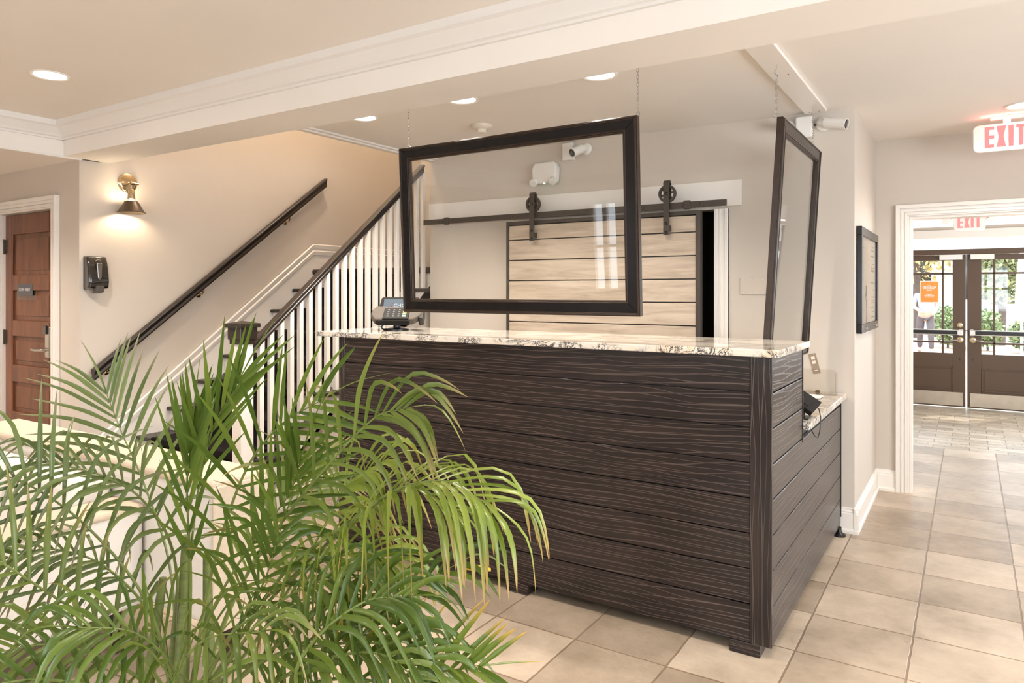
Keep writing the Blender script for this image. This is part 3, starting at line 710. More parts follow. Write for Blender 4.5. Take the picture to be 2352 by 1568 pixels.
# ================================================================ BARN DOOR
bd = thing('barn_door', (-2.29,4.72,0), 'whitewashed plank sliding door in a dark metal frame on wheel hangers', 'sliding door', kind='thing')
DX0, DX1 = -3.06, -1.515
MB().box(DX0,DX0+.022,4.685,4.735,.02,2.036).box(DX1-.030,DX1,4.685,4.735,.02,2.036).box(DX0+.022,DX1-.030,4.685,4.735,2.008,2.036).box(DX0+.022,DX1-.030,4.685,4.735,.02,.045).build('metal_frame', M['iron'], bd, bevel=.002)
m = MB(); z = 2.008
zs = [2.006,1.892] + [1.892-.158*i for i in range(1,12)] + [.046]
for a, b in zip(zs[:-1], zs[1:]):
    m.box(DX0+.024,DX1-.032,4.692,4.725,b+.0035,a-.0035)
m.build('planks', M['barn'], bd, bevel=.003)
BX(DX0+.023,DX1-.031,4.708,4.722,.046,2.006).build('backing', M['black'], bd)
for x in (-2.80,-1.735):
    h = MB().box(x-.021,x+.021,4.640,4.647,2.16,2.235)
    h.prism([(4.640,2.225),(4.647,2.222),(4.655,2.232),(4.672,2.232),(4.680,2.222),(4.687,2.225),(4.680,2.240),(4.672,2.247),(4.655,2.247),(4.647,2.240)], x-.021, x+.021, 'x')
    h.box(x-.021,x+.021,4.680,4.687,2.10,2.225).box(x-.021,x+.021,4.640,4.647,1.875,2.16)
    # the strap lies on the door face below the track
    hg = h.box(x-.021,x+.021,4.647,4.686,1.90,1.94).build('hanger', M['iron'], bd, bevel=.001)
    w = MB(); cz = 2.157
    for r0, r1, ya, yb in ((.046,.0605,4.652,4.676),(.0,.016,4.650,4.678)):
        w.lathe([(r1,0),(r1,yb-ya)] if r0 == 0 else [(r0,0),(r1,0),(r1,yb-ya),(r0,yb-ya),(r0,0)], (x,ya,cz), (0,1,0), 32, cap0=(r0==0), cap1=(r0==0))
    for k in range(6):
        t = k*math.pi/3+.3
        w.tube([(x+.014*math.cos(t),4.664,cz+.014*math.sin(t)),(x+.05*math.cos(t),4.664,cz+.05*math.sin(t))], .0065, 8)
    w.build('wheel', M['iron'], hg, smooth=True)
    for z in (2.157,1.955,1.893): MB().lathe([(.010,0),(.010,.004),(.006,.009)], (x,4.640,z), (0,-1,0), 10).build('bolt', M['black'], hg)
br = thing('sliding_door_rail', (-2.6,4.70,2.08), 'long dark flat steel rail with end stops bolted across the white header board', 'rail')
BX(-3.885,-1.335,4.700,4.707,2.052,2.095).xf(Matrix.Translation((0,-.030,0))).build('track', M['iron'], br, bevel=.001)
for x in (-3.64,-1.60): BX(x-.022,x+.022,4.660,4.684,2.045,2.103).build('stop', M['iron'], br, bevel=.003)
for x in (-3.72,-3.0,-2.35,-1.9,-1.5): MB().lathe([(.008,-.075),(.008,0),(.012,0),(.012,.004),(.006,.006)], (x,4.670,2.074), (0,-1,0), 10).build('bolt', M['iron'], br)
wp_ = thing('blank_wall_plate', (-1.19,4.83,1.53), 'wide blank ivory wall plate behind the edge-on hanging screen', 'wall plate')
BX(-1.292,-1.095,4.828,4.836,1.472,1.585).build('plate', M['wall'], wp_, bevel=.003)
for x in (-1.265,-1.225,-1.185,-1.145):
    for z in (1.487,1.570): MB().lathe([(.003,0),(.003,.0015)], (x,4.828,z), (0,-1,0), 8).build('screw', M['ivory'], wp_)

# ================================================================ CEILING AND WALL FIXTURES
def downlight(x, y, z, label, power=16):
    d = thing('downlight', (x,y,z), label, 'ceiling light', 'recessed ceiling lights')
    MB().lathe([(.078,0),(.098,0),(.098,-.004),(.092,-.007),(.080,-.004),(.078,0)], (x,y,z), n=40, cap0=False, cap1=False).build('trim_ring', M['white'], d, smooth=True)
    MB().lathe([(.080,0),(.078,-.002)], (x,y,z-.0005), n=40, cap0=False).build('lens', M['lens'], d)
    l = bpy.data.lights.new('downlight_lamp', 'SPOT'); l.energy = power; l.color = (1,.91,.81); l.spot_size = R(140); l.spot_blend = .6; l.shadow_soft_size = .07
    o = bpy.data.objects.new('downlight_lamp', l); C.objects.link(o); o.location = (x,y,z-.03)
DP = 95
downlight(-4.25,1.93,2.6795, 'round recessed light glowing in the raised tray ceiling near the crown corner', DP)
downlight(-3.32,3.385,2.6245, 'recessed light half hidden by the ceiling beam, first of three from the staircase', DP)
downlight(-2.52,3.385,2.6245, 'recessed light half hidden by the ceiling beam, the middle of the three', DP)
downlight(-1.63,3.385,2.6245, 'recessed light half hidden by the ceiling beam, beside the chain of the wide screen', DP)
downlight(.275,5.33,2.6245, 'recessed light cut by the picture edge above the nearer exit sign', DP*.5)
for x, y, z in ((-2.27,1.95,2.66),(-.29,1.95,2.66),(-4.25,-.8,2.66),(-2.27,-.8,2.66),(.6,-.8,2.66),(1.7,1.95,2.66),(1.6,3.6,2.6),(-6.3,1.6,2.43),(-6.3,.2,2.43),(-6.9,.9,2.43),(-5.8,-.8,2.43)):  # lamps without fixtures; those in the alcove added to brighten its wall
    l = bpy.data.lights.new('unseen_room_lamp', 'SPOT'); l.energy = DP; l.color = (1,.91,.81); l.spot_size = R(140); l.spot_blend = .6; l.shadow_soft_size = .08
    o = bpy.data.objects.new('unseen_room_lamp', l); C.objects.link(o); o.location = (x,y,z)
l = bpy.data.lights.new('landing_lamp', 'POINT'); l.energy = 110; l.color = (1,.84,.66); l.shadow_soft_size = .12
o = bpy.data.objects.new('landing_lamp', l); C.objects.link(o); o.location = (-4.6,4.3,4.5)

sm = thing('smoke_detector', (-2.80,3.98,2.6245), 'ivory smoke detector on the ceiling behind the wide hanging screen', 'smoke detector')
MB().lathe([(.072,0),(.072,-.008),(.066,-.018),(.05,-.028),(.046,-.030)], (-2.80,3.98,2.6245), n=32).build('base', M['ivory'], sm, smooth=True)
MB().lathe([(.036,-.028),(.034,-.048),(.028,-.054),(.001,-.054)], (-2.80,3.98,2.6245), n=24).build('sensor_head', M['ivory'], sm, smooth=True)
m = MB()
for k in range(8):
    t = k*math.pi/4; m.box(-.004,.004,-.006,.006,-.046,-.036).v[-8:] = [Matrix.Translation((-2.80,3.98,2.6245)) @ Matrix.Rotation(t,4,'Z') @ Matrix.Translation((.034,0,0)) @ v for v in m.v[-8:]]
m.build('slot', M['black'], sm)

em = thing('emergency_light', (-2.75,4.79,2.40), 'white emergency light unit with a glowing green dot on the back wall', 'emergency light')
MB().prism([(-2.855,2.335),(-2.835,2.322),(-2.665,2.322),(-2.645,2.335),(-2.640,2.44),(-2.665,2.485),(-2.835,2.485),(-2.860,2.44)], 4.735, 4.80, 'y').build('housing', M['plastic'], em, bevel=.012, smooth=True)
for x in (-2.835,-2.665): MB().lathe([(.028,0),(.032,.02),(.030,.035),(.02,.036)], (x,4.745,2.345), (0,-.8,-.6), 20).build('lamp_head', M['plastic'], em, smooth=True)
MB().lathe([(.0075,0),(.006,.004)], (-2.75,4.745,2.3225), (0,-.3,-1), 12).build('status_light', M['green'], em)
l = bpy.data.lights.new('green_status_lamp', 'SPOT'); l.energy = 4; l.color = (.3,1,.45); l.spot_size = R(24); l.spot_blend = .5; l.shadow_soft_size = .005
o = bpy.data.objects.new('green_status_lamp', l); C.objects.link(o); o.location = (-2.75,4.748,2.312); o.rotation_euler = (R(-8),0,0)

def sec_cam(name, base, aim, label, ln=.13):
    c = thing(name, base, label, 'security camera', 'white security cameras')
    b = Vector(base)
    MB().lathe([(.045,0),(.045,.010),(.038,.018),(.02,.022)], b, (0,-1,0), 24).build('mount_plate', M['plastic'], c, smooth=True)
    e = b+Vector((0,-.055,.0)); a = Vector(aim).normalized()
    MB().tube([b+Vector((0,-.018,0)), b+Vector((0,-.04,0)), e], .016, 12).lathe([(.001,-.024),(.018,-.018),(.024,0),(.018,.018),(.001,.024)], e, a, 16).build('arm', M['plastic'], c, smooth=True)
    s = e+a*.012
    bo = MB().lathe([(.030,0),(.0335,.004),(.034,.012),(.034,ln),(.030,ln),(.030,ln-.012),(.001,ln-.012)], s, a, 28, cap1=False).build('camera_body', M['plastic'], c, smooth=True)
    MB().lathe([(.0295,ln-.011),(.0295,ln-.009),(.001,ln-.009)], s, a, 24).build('lens_face', M['black'], bo)
    MB().lathe([(.014,ln-.009),(.013,ln-.003),(.001,ln-.002)], s, a, 20).build('lens', M['blackgloss'], bo, smooth=True)
    return c
sec_cam('security_camera', (-2.42,4.808,2.56), (-.25,-.78,-.36), 'white bullet security camera seen through the wide hanging screen', .12)
jb = thing('junction_box', (-2.53,4.80,2.55), 'white junction box beside the security camera seen through the wide screen', 'junction box', 'white junction boxes')
BX(-2.605,-2.515,4.765,4.809,2.485,2.625-.01).build('box', M['plastic'], jb, bevel=.005)
sec_cam('security_camera', (-.775,4.845,2.545), (.92,-.22,-.22), 'white bullet security camera at the wall corner aimed toward the entrance', .14)
sec_cam('security_camera', (-.985,4.835,2.545), (-.35,-.93,-.02), 'white security camera mostly hidden behind the edge-on screen frame', .05)
j2 = thing('junction_box', (-.88,4.84,2.54), 'white junction box between two cameras at the end of the ceiling board', 'junction box', 'white junction boxes')
BX(-.935,-.835,4.795,4.838,2.465,2.60).build('box', M['plastic'], j2, bevel=.008)
MB().tube([(-.935,4.83,2.535),(-.955,4.83,2.54)], .006, 8).tube([(-.835,4.83,2.54),(-.815,4.83,2.545)], .006, 8).build('conduit', M['black'], j2)

# exit signs
def exit_letters(par, x0, y, z0, w, h, t, mat):
    # four block letters, slot by slot
    s = w*.30/1.42; lw = w/4.35; g = (w-4*lw+lw*.45)/3; st_ = h*.17
    x = x0
    m = MB(); m.box(x,x+st_,y-t,y,z0,z0+h)
    for z in (z0,z0+h/2-st_*.42,z0+h-st_*.85): m.box(x+st_,x+lw,y-t,y,z,z+st_*.85)
    m.build('letter', mat, par)
    x += lw+g
    m = MB()
    m.prism([(x,z0),(x+st_*1.1,z0),(x+lw,z0+h),(x+lw-st_*1.1,z0+h)], y-t, y, 'y').prism([(x+lw-st_*1.1,z0),(x+lw,z0),(x+st_*1.1,z0+h),(x,z0+h)], y-t-.0004, y, 'y')
    m.build('letter', mat, par)
    x += lw+g
    MB().box(x,x+st_*1.15,y-t,y,z0,z0+h).build('letter', mat, par)
    x += lw*.55+g
    MB().box(x+lw/2-st_*.55,x+lw/2+st_*.55,y-t,y,z0,z0+h).box(x,x+lw/2-st_*.55,y-t,y,z0+h-st_*.85,z0+h).box(x+lw/2+st_*.55,x+lw,y-t,y,z0+h-st_*.85,z0+h).build('letter', mat, par)
def rrect(x0, x1, z0, z1, r, n=6):
    p = []
    for cx, cz, a in ((x1-r,z0+r,-90),(x1-r,z1-r,0),(x0+r,z1-r,90),(x0+r,z0+r,180)):
        for k in range(n+1):
            t = R(a+90*k/n); p.append((cx+r*math.cos(t), cz+r*math.sin(t)))
    return p
ex = thing('exit_sign', (.20,5.60,2.5), 'white exit sign with glowing red letters hanging from the ceiling before the entry wall', 'exit sign', 'lit exit signs')
MB().prism(rrect(.015,.370,2.400,2.578,.034), 5.585, 5.623, 'y').build('housing', M['plastic'], ex, bevel=.006, smooth=True)
exit_letters(ex, .082, 5.5848, 2.427, .217, .134, .003, M['red'])
MB().prism([(.322,2.505),(.338,2.520),(.322,2.535),(.327,2.535),(.344,2.520),(.327,2.505)], 5.581, 5.585, 'y').build('arrow', M['plastic'], ex)
MB().box(.11,.29,5.565,5.645,2.608,2.6245).box(.18,.22,5.59,5.62,2.572,2.61).build('canopy', M['plastic'], ex, bevel=.003)
l = bpy.data.lights.new('exit_sign_glow', 'AREA'); l.shape = 'RECTANGLE'; l.size = .24; l.size_y = .02; l.energy = .9; l.color = (1,.16,.13)
o = bpy.data.objects.new('exit_sign_glow', l); C.objects.link(o); o.location = (.20,5.57,2.583); o.rotation_euler = (R(180),0,0)
e2 = thing('exit_sign', (-.02,9.4,2.4), 'small emergency exit sign with two lamp heads inside the entrance vestibule', 'exit sign', 'lit exit signs')
MB().prism([(-.135,2.165),(.125,2.165),(.14,2.19),(.165,2.33),(-.175,2.33),(-.15,2.19)], 9.40, 9.44, 'y').build('housing', M['plastic'], e2, bevel=.005)
exit_letters(e2, -.115, 9.3998, 2.20, .215, .125, .003, M['red'])
for x in (-.225,.215): MB().lathe([(.03,0),(.046,.03),(.046,.05),(.001,.052)], (x,9.43,2.30), (0,-1,-.15), 20).build('lamp_head', M['plastic'], e2, smooth=True)
MB().tube([(-.225,9.43,2.30),(-.16,9.42,2.31)], .01, 8).tube([(.215,9.43,2.30),(.15,9.42,2.31)], .01, 8).box(-.05,.05,9.40,9.44,2.33,2.549).build('bracket', M['plastic'], e2)

# wall sconce
sx, sy, szz = -5.449, 3.02, 2.325
sc = thing('wall_sconce', (sx,sy,szz), 'brass wall lamp with a dark metal cone shade shining down the stair wall', 'wall lamp')
MB().lathe([(.074,0),(.074,.008),(.066,.016),(.055,.018),(.03,.024)], (sx,sy,szz), (1,0,0), 36).build('back_plate', M['brass'], sc, smooth=True)
ax_, ay_ = -5.338, 2.99
MB().tube([(sx+.02,sy,szz-.005),(sx+.06,sy-.01,szz-.012),(ax_,ay_,szz-.015)], .011, 10).lathe([(.016,0),(.016,.03)], (ax_,ay_-.012,szz-.015), (0,1,0), 14).lathe([(.008,-.03),(.008,.055)], (ax_,ay_-.0,szz-.015), (0,1,0), 10).tube([(ax_,ay_,szz-.02),(ax_,ay_,szz-.065)], .010, 10).build('arm', M['brass'], sc, smooth=True)
MB().lathe([(.019,-.060),(.024,-.066),(.024,-.115),(.028,-.118),(.028,-.135),(.019,-.140)], (ax_,ay_,szz), n=20).build('socket', M['brass'], sc, smooth=True)
sh = MB().lathe([(.040,-.150),(.046,-.152),(.092,-.232),(.102,-.236),(.102,-.240),(.090,-.238),(.043,-.157),(.040,-.150)], (ax_,ay_,szz), n=40, cap0=False, cap1=False).build('shade', M['shadebronze'], sc, smooth=True)
MB().tube([(ax_+.024,ay_,szz-.13),(ax_+.041,ay_,szz-.152)], .003, 6).tube([(ax_-.024,ay_,szz-.13),(ax_-.041,ay_,szz-.152)], .003, 6).tube([(ax_,ay_+.024,szz-.13),(ax_,ay_+.041,szz-.152)], .003, 6).build('shade_holder', M['brass'], sh)
MB().lathe([(.010,-.140),(.017,-.155),(.024,-.18),(.022,-.20),(.012,-.213),(.001,-.216)], (ax_,ay_,szz), n=18).build('light_bulb', M['bulb'], sc, smooth=True)
# soap dispenser
sp = thing('soap_dispenser', (-5.449,2.765,1.6), 'glossy black hand sanitizer dispenser on the wall below the brass lamp', 'dispenser')
x0 = -5.449
MB().box(x0,x0+.022,2.695,2.835,1.505,1.750).build('back_plate', M['grey'], sp, bevel=.006)
pf = [(x0+.02,1.752),(x0+.055,1.750),(x0+.075,1.70),(x0+.092,1.63),(x0+.098,1.57),(x0+.092,1.515),(x0+.02,1.505)]
MB().prism(pf, 2.693, 2.837, 'y').add([], []).xf(Matrix.Rotation(0,4,'X')).xf(Matrix.Identity(4)).build('cover', M['blackgloss'], sp, bevel=.014, seg=3, smooth=True)
MB().prism([(2.745,1.700),(2.785,1.700),(2.780,1.59),(2.765,1.575),(2.752,1.59)], x0+.07, x0+.098, 'x').build('window', pbr('smoked_window', (.10,.085,.065), .1, coat=1, var=.1, vscale=9), sp, bevel=.004)
MB().prism([(x0+.05,1.535),(x0+.110,1.535),(x0+.104,1.487),(x0+.05,1.478)], 2.738, 2.795, 'y').build('push_lever', M['grey'], sp, bevel=.006)
MB().tube([(x0+.0745,2.744,1.712),(x0+.078,2.755,1.722),(x0+.0785,2.765,1.7245),(x0+.078,2.775,1.722),(x0+.0745,2.786,1.712)], .003, 6).build('badge', M['chrome'], sp)

# framed notice on the partition
nf = thing('notice_frame', (-.582,5.40,1.56), 'lockable black-edged frame with a printed plan hung on the short partition wall', 'framed notice')
xa = -.599; ya, yb, za, zb = 4.925, 5.875, 1.228, 1.902
m = MB()
for a in ((ya,yb,za,za+.055),(ya,yb,zb-.055,zb),(ya,ya+.055,za+.055,zb-.055),(yb-.055,yb,za+.055,zb-.055)): m.box(xa,xa+.032,a[0],a[1],a[2],a[3])
m.build('frame', M['framewood'], nf, bevel=.003)
BX(xa,xa+.018,ya+.05,yb-.05,za+.05,zb-.05).build('printed_sheet', M['print'], nf)
BX(xa+.021,xa+.023,ya+.05,yb-.05,za+.05,zb-.05).build('glazing', M['acrylic'], nf)
m = MB(); xi = xa+.0182
for i, z in enumerate((1.80,1.775,1.735,1.68,1.63,1.55,1.50,1.45,1.38,1.345,1.31)): m.box(xi,xi+.0006,5.62-.06*(i%3),5.74,z,z+.006)
m.box(xi,xi+.0006,5.0,5.16,1.775,1.779).box(xi,xi+.0006,5.0,5.14,1.58,1.584)
m.prism([(5.24,1.53),(5.30,1.53),(5.285,1.46),(5.255,1.46)], xi, xi+.0006, 'x')
for k in range(10):
    t0, t1 = R(-50+10*k), R(-50+10*(k+1)); q = lambda t, r: (5.12+r*math.cos(t), 1.36+r*math.sin(t))
    m.prism([q(t0,.15),q(t1,.15),q(t1,.165),q(t0,.165)], xi, xi+.0006, 'x')
m.build('print_lines', M['ink'], nf)
m = MB()
for z in (1.655,1.640,1.425,1.41): m.box(xi,xi+.0007,5.52,5.74,z,z+.005)
m.build('rust_print_lines', M['inkred'], nf)
for y in (5.12,5.70): MB().lathe([(.011,0),(.011,.008),(.008,.011)], (xa+.032,y,za+.028), (1,0,0), 16).build('lock', M['chrome'], nf, smooth=True)

# ================================================================ SOFA
so = thing('sofa', (-3.3,1.3,0), 'cream upholstered sofa with warm shading painted as tan bands, behind the palm', 'sofa')
SX0, SX1, BX1 = -4.45, -2.86, -2.40
BX(SX0+.02,SX1-.015,.62,1.66,.20,.285).build('base_rail', M['warmshade'], so, bevel=.012)
BX(SX0-.10,BX1-.014,1.665,1.90,.20,.745).build('backrest', M['cream'], so, bevel=.04, seg=4, smooth=True)
BX(BX1-.016,BX1,1.66,1.905,.19,.75).build('end_panel', M['warmshade'], so, bevel=.006)
BX(SX0-.10,BX1-.005,1.655,1.91,.735,.772).build('top_band', M['warmshade'], so, bevel=.016, seg=3, smooth=True)
w = (SX1-SX0-.44)/2
for i in range(2):
    a = SX0+.22+i*w
    BX(a+.006,a+w-.006,.60,1.40,.285,.45).build('seat_cushion', M['cream'], so, bevel=.045, seg=4, smooth=True)
    MB().prism([(1.40,.44),(1.655,.44),(1.655,.70),(1.50,.71)], a+.008, a+w-.008, 'x').build('back_cushion', M['cream'], so, bevel=.045, seg=4, smooth=True)
for a in (SX0, SX1-.20):
    ar = BX(a,a+.20,.62,1.655,.205,.60).build('armrest', M['cream'], so, bevel=.02, seg=3, smooth=True)
    BX(a-.006,a+.206,.61,1.655,.588,.622).build('arm_band', M['warmshade'], ar, bevel=.014, seg=3, smooth=True)
for x in (SX0+.10,SX1-.12):
    for y in (.72,1.60): MB().lathe([(.020,0),(.032,.21)], (x,y,0), n=16).build('leg', M['legwood'], so, smooth=True)
for x in (SX0,BX1-.12): MB().lathe([(.020,0),(.032,.21)], (x,1.80,0), n=16).build('leg', M['legwood'], so, smooth=True)

# ================================================================ PALM
random.seed(3)
FRONDS = [
     (((-1.615,1.043,0.532),(-1.606,1.049,0.871),(-1.543,1.054,1.133),(-1.468,1.078,1.272)),14,0.24,0.05,22,0.5,0,0.8),
     (((-1.56,1.019,0.559),(-1.472,1.016,0.856),(-1.37,1.022,1.08),(-1.263,1.031,1.197),(-1.165,1.059,1.258)),20,0.23,0.1,48,0.25,0,0.9),
     (((-1.489,1.005,0.587),(-1.394,1.006,0.788),(-1.223,0.998,0.996),(-1.07,1.001,1.152),(-0.969,1.018,1.246),(-0.899,1.027,1.269)),24,0.21,0.35,50,0.25,1,0.7),
     (((-1.435,0.98,0.614),(-1.253,0.978,0.822),(-1.055,0.987,1.003),(-0.886,0.976,1.125),(-0.775,0.988,1.158),(-0.7,1.0,1.133)),26,0.24,0.75,55,0.25,2,0.2),
     (((-1.369,0.904,0.669),(-1.157,0.945,0.771),(-0.948,0.996,0.893),(-0.789,1.038,0.993)),18,0.15,0.25,45,0.3,0,0.8),
     (((-1.128,0.88,0.692),(-0.939,0.942,0.777),(-0.8,0.995,0.814),(-0.727,1.019,0.833)),18,0.155,0.02,50,0.1,3,1.0),
     (((-1.68,1.061,0.504),(-1.717,1.061,0.791),(-1.802,1.042,0.994),(-1.882,1.027,1.123),(-1.934,1.017,1.218)),18,0.22,0.12,50,0.4,4,0.9),
     (((-1.595,0.997,0.559),(-1.607,0.929,0.786),(-1.665,0.833,0.963),(-1.725,0.735,1.074),(-1.761,0.652,1.115)),24,0.25,0.3,62,0.25,4,0.8),
     (((-1.509,0.933,0.583),(-1.484,0.83,0.749),(-1.554,0.726,0.862),(-1.601,0.636,0.961),(-1.635,0.591,0.994)),22,0.2,0.25,58,0.25,1,0.7),
     (((-1.624,1.037,0.532),(-1.642,1.026,0.839),(-1.656,0.957,0.992),(-1.692,0.875,1.067),(-1.739,0.785,1.108)),22,0.22,0.45,55,0.35,4,0.5),
     (((-1.569,1.013,0.547),(-1.562,1.018,0.806),(-1.569,1.013,1.024),(-1.558,1.02,1.163)),14,0.22,0.0,18,0.4,0,0.8),
     (((-1.452,0.97,0.614),(-1.284,0.958,0.804),(-1.114,0.973,0.936),(-0.997,1.0,0.985),(-0.923,1.023,0.976)),22,0.2,0.6,52,0.3,2,0.4),
     (((-1.33,0.929,0.639),(-1.141,0.931,0.799),(-1.017,0.951,0.864),(-0.913,0.982,0.87)),20,0.2,0.5,55,0.2,0,0.6),
     (((-1.423,0.869,0.639),(-1.414,0.756,0.764),(-1.461,0.667,0.823),(-1.5,0.582,0.832)),20,0.2,0.4,58,0.2,1,0.6),
     (((-1.346,0.86,0.668),(-1.28,0.782,0.799),(-1.286,0.719,0.872),(-1.314,0.642,0.903)),18,0.19,0.45,58,0.2,0,0.5),
     (((-1.308,0.883,0.668),(-1.187,0.866,0.797),(-1.098,0.876,0.898),(-1.006,0.899,0.959),(-0.945,0.915,0.975)),20,0.19,0.55,55,0.2,0,0.5),
     (((-1.688,1.115,0.441),(-1.669,1.246,0.705),(-1.62,1.337,0.868),(-1.566,1.431,0.953)),20,0.22,0.25,50,0.3,1,0.7),
     (((-1.199,0.894,0.679),(-0.979,0.916,0.785),(-0.866,0.954,0.789),(-0.781,0.984,0.766)),18,0.17,0.35,55,0.1,0,0.6),
     (((-1.2,0.775,0.753),(-1.173,0.733,0.812),(-1.083,0.731,0.905),(-0.961,0.75,0.943)),18,0.18,0.5,58,0.15,1,0.5),
     (((-1.253,0.741,0.737),(-1.275,0.667,0.796),(-1.317,0.581,0.839),(-1.35,0.5,0.852)),16,0.18,0.3,60,0.1,0,0.5),
     (((-1.391,0.949,0.611),(-1.246,0.983,0.786),(-1.138,1.052,1.005),(-1.099,1.077,1.088),(-1.024,1.101,1.138)),22,0.2,0.65,52,0.35,2,0.4),
     (((-1.599,0.994,0.526),(-1.619,0.957,0.722),(-1.684,0.88,0.856),(-1.731,0.79,0.914),(-1.791,0.729,0.902)),22,0.2,0.55,55,0.3,4,0.4),
     (((-1.468,0.959,0.583),(-1.418,0.968,0.767),(-1.319,0.995,0.932),(-1.231,1.028,1.052),(-1.2,1.036,1.129)),20,0.2,0.1,40,0.35,0,0.9),
     (((-0.98,0.856,0.751),(-0.969,0.828,0.843),(-0.916,0.838,0.919),(-0.855,0.877,0.97),(-0.799,0.913,0.978)),20,0.16,0.3,50,0.15,0,0.6),
     (((-1.218,0.822,0.692),(-1.086,0.848,0.816),(-0.957,0.895,0.863),(-0.852,0.939,0.873),(-0.794,0.964,0.855)),18,0.18,0.35,52,0.15,0,0.7),
     (((-1.377,0.899,0.621),(-1.271,0.907,0.774),(-1.187,0.926,0.901),(-1.157,0.945,1.005)),18,0.2,0.3,50,0.25,0,0.8),
     (((-1.14,0.813,0.721),(-0.98,0.856,0.835),(-0.857,0.9,0.873),(-0.781,0.925,0.839)),16,0.17,0.5,55,0.2,1,0.4),
     (((-1.353,0.914,0.639),(-1.157,0.945,0.919),(-0.976,0.978,1.062),(-0.859,0.993,1.133),(-0.774,1.012,1.103)),24,0.2,0.7,52,0.35,2,0.3),
]

def cr_(p0,p1,p2,p3,t):
    return .5*((2*p1)+(-p0+p2)*t+(2*p0-5*p1+4*p2-p3)*t*t+(-p0+3*p1-3*p2+p3)*t**3)
def spline(P, n):
    P = [Vector(p) for p in P]; P = [P[0]*2-P[1]] + P + [P[-1]*2-P[-2]]
    out = []
    k = len(P)-3
    for i in range(n):
        u = i/(n-1)*k; j = min(int(u), k-1); out.append(cr_(P[j],P[j+1],P[j+2],P[j+3],u-j))
    return out
pl = thing('areca_palm', (-1.60,1.03,0), 'large green areca palm with arching feathery fronds in front of the sofa and desk', 'potted palm')
MB().lathe([(.15,0),(.19,.03),(.215,.36),(.225,.38),(.225,.40),(.20,.40),(.195,.34)], (-1.60,1.0,0), n=40, cap1=False).build('planter', M['pot'], pl, smooth=True)
MB().lathe([(.001,.0),(.12,.008),(.197,0)], (-1.60,1.0,.35), n=28, cap0=False, cap1=False).build('soil', M['soil'], pl, smooth=True)
for i, (dx, dy, hh) in enumerate(((-.06,.02,.42),(.03,.05,.50),(.05,-.04,.40),(-.02,-.06,.46),(.0,.0,.55))):
    a = Vector((-1.60+dx*1.4,1.0+dy*1.4,.35)); b = Vector((-1.60+dx*.8,1.03+dy*.8,.35+hh))
    MB().tube([a, a.lerp(b,.35)+Vector((.004,0,0)), a.lerp(b,.7), b], .012, 10, rs=[.017,.014,.012,.009]).build('cane', M['cane'], pl, smooth=True)
CAM = Vector((0,0,1.49))
def frond(pts, n, Ln, droop, ang, t0, mi, face):
    n = max(9, int(n*.66)); droop = droop*1.45+.05 if droop > .2 else droop
    ps = spline(pts, 41)
    base = Vector((-1.60+random.uniform(-.05,.05), 1.02+random.uniform(-.05,.05), .42))
    full = [base.lerp(ps[0], k/6) for k in range(6)] + ps
    verts = []; faces = []; cols = []
    def leaf(p, d, ln, wd, up, dr, tone, fold=.22, dying=False):
        nn = 9; bend = random.uniform(.25,.5); b0 = len(verts); q = p.copy(); dd = d.copy(); step = ln/(nn-1)
        for k in range(nn):
            s = k/(nn-1)
            wv = wd*(.35+1.5*s)*(1-s)**.75*1.25 if s < .35 else wd*max(.02,(1-s)**.62)*1.18
            side = dd.cross(up); 
            if side.length < 1e-4: side = Vector((1,0,0))
            side.normalize(); nrm = side.cross(dd).normalized()
            verts.extend([q-side*wv*.5+nrm*wv*fold, q, q+side*wv*.5+nrm*wv*fold])
            cols.extend([(tone, s, 0, 1)]*3)
            q = q+dd*step
            dd = (dd+Vector((0,0,-1))*dr*(.10+.15*s+.85*math.exp(-((s-bend)/.16)**2))).normalized()
        for k in range(nn-1):
            a = b0+3*k
            faces.extend([(a,a+1,a+4,a+3),(a+1,a+2,a+5,a+4)])
    m = len(ps)
    for i in range(n):
        t = t0+(1-t0)*(i/(n-1))**.92
        u = t*(m-1); j = min(int(u), m-2); p = ps[j].lerp(ps[j+1], u-j)
        T = (ps[min(j+2,m-1)]-ps[max(j-1,0)]).normalized()
        toc = (CAM-p).normalized(); up = (toc*face+Vector((0,0,1))*(1-face)); up = (up-T*up.dot(T)).normalized()
        sd_ = T.cross(up).normalized()
        e = (t-t0)/(1-t0)
        ln = Ln*(.55+1.25*math.sin(math.pi*min(1,.16+.74*e))**.8*.55)*random.uniform(.88,1.1)*.88
        a = R(ang*(1-.45*e))
        for sgn in (-1, 1):
            aa = a*random.uniform(.9,1.1)
            d = (T*math.cos(aa)+sd_*sgn*math.sin(aa)+up*random.uniform(.05,.30)).normalized()
            leaf(p+T*random.uniform(-.004,.004), d, ln, .0134*random.uniform(.85,1.15), up, droop*random.uniform(.7,1.25), random.random())
    leaf(ps[-1], (ps[-1]-ps[-3]).normalized(), Ln*.8, .010, Vector((0,0,1)), droop, .8)
    me = bpy.data.meshes.new('frond'); me.from_pydata([v-wloc(pl) for v in verts], [], faces)
    ca = me.color_attributes.new('leaf', 'FLOAT_COLOR', 'POINT')
    for k, c in enumerate(cols): ca.data[k].color = c
    for p in me.polygons: p.use_smooth = True
    me.materials.append(M['leaf%d' % mi])
    o = bpy.data.objects.new('frond', me); C.objects.link(o); o.parent = pl
    rs = [.0050-.0040*k/(len(full)-1) for k in range(len(full))]
    MB().tube(full, .004, 6, rs=rs).build('midrib', M['rachis'], o, smooth=True)
    return ps
for f in FRONDS: frond(*f)
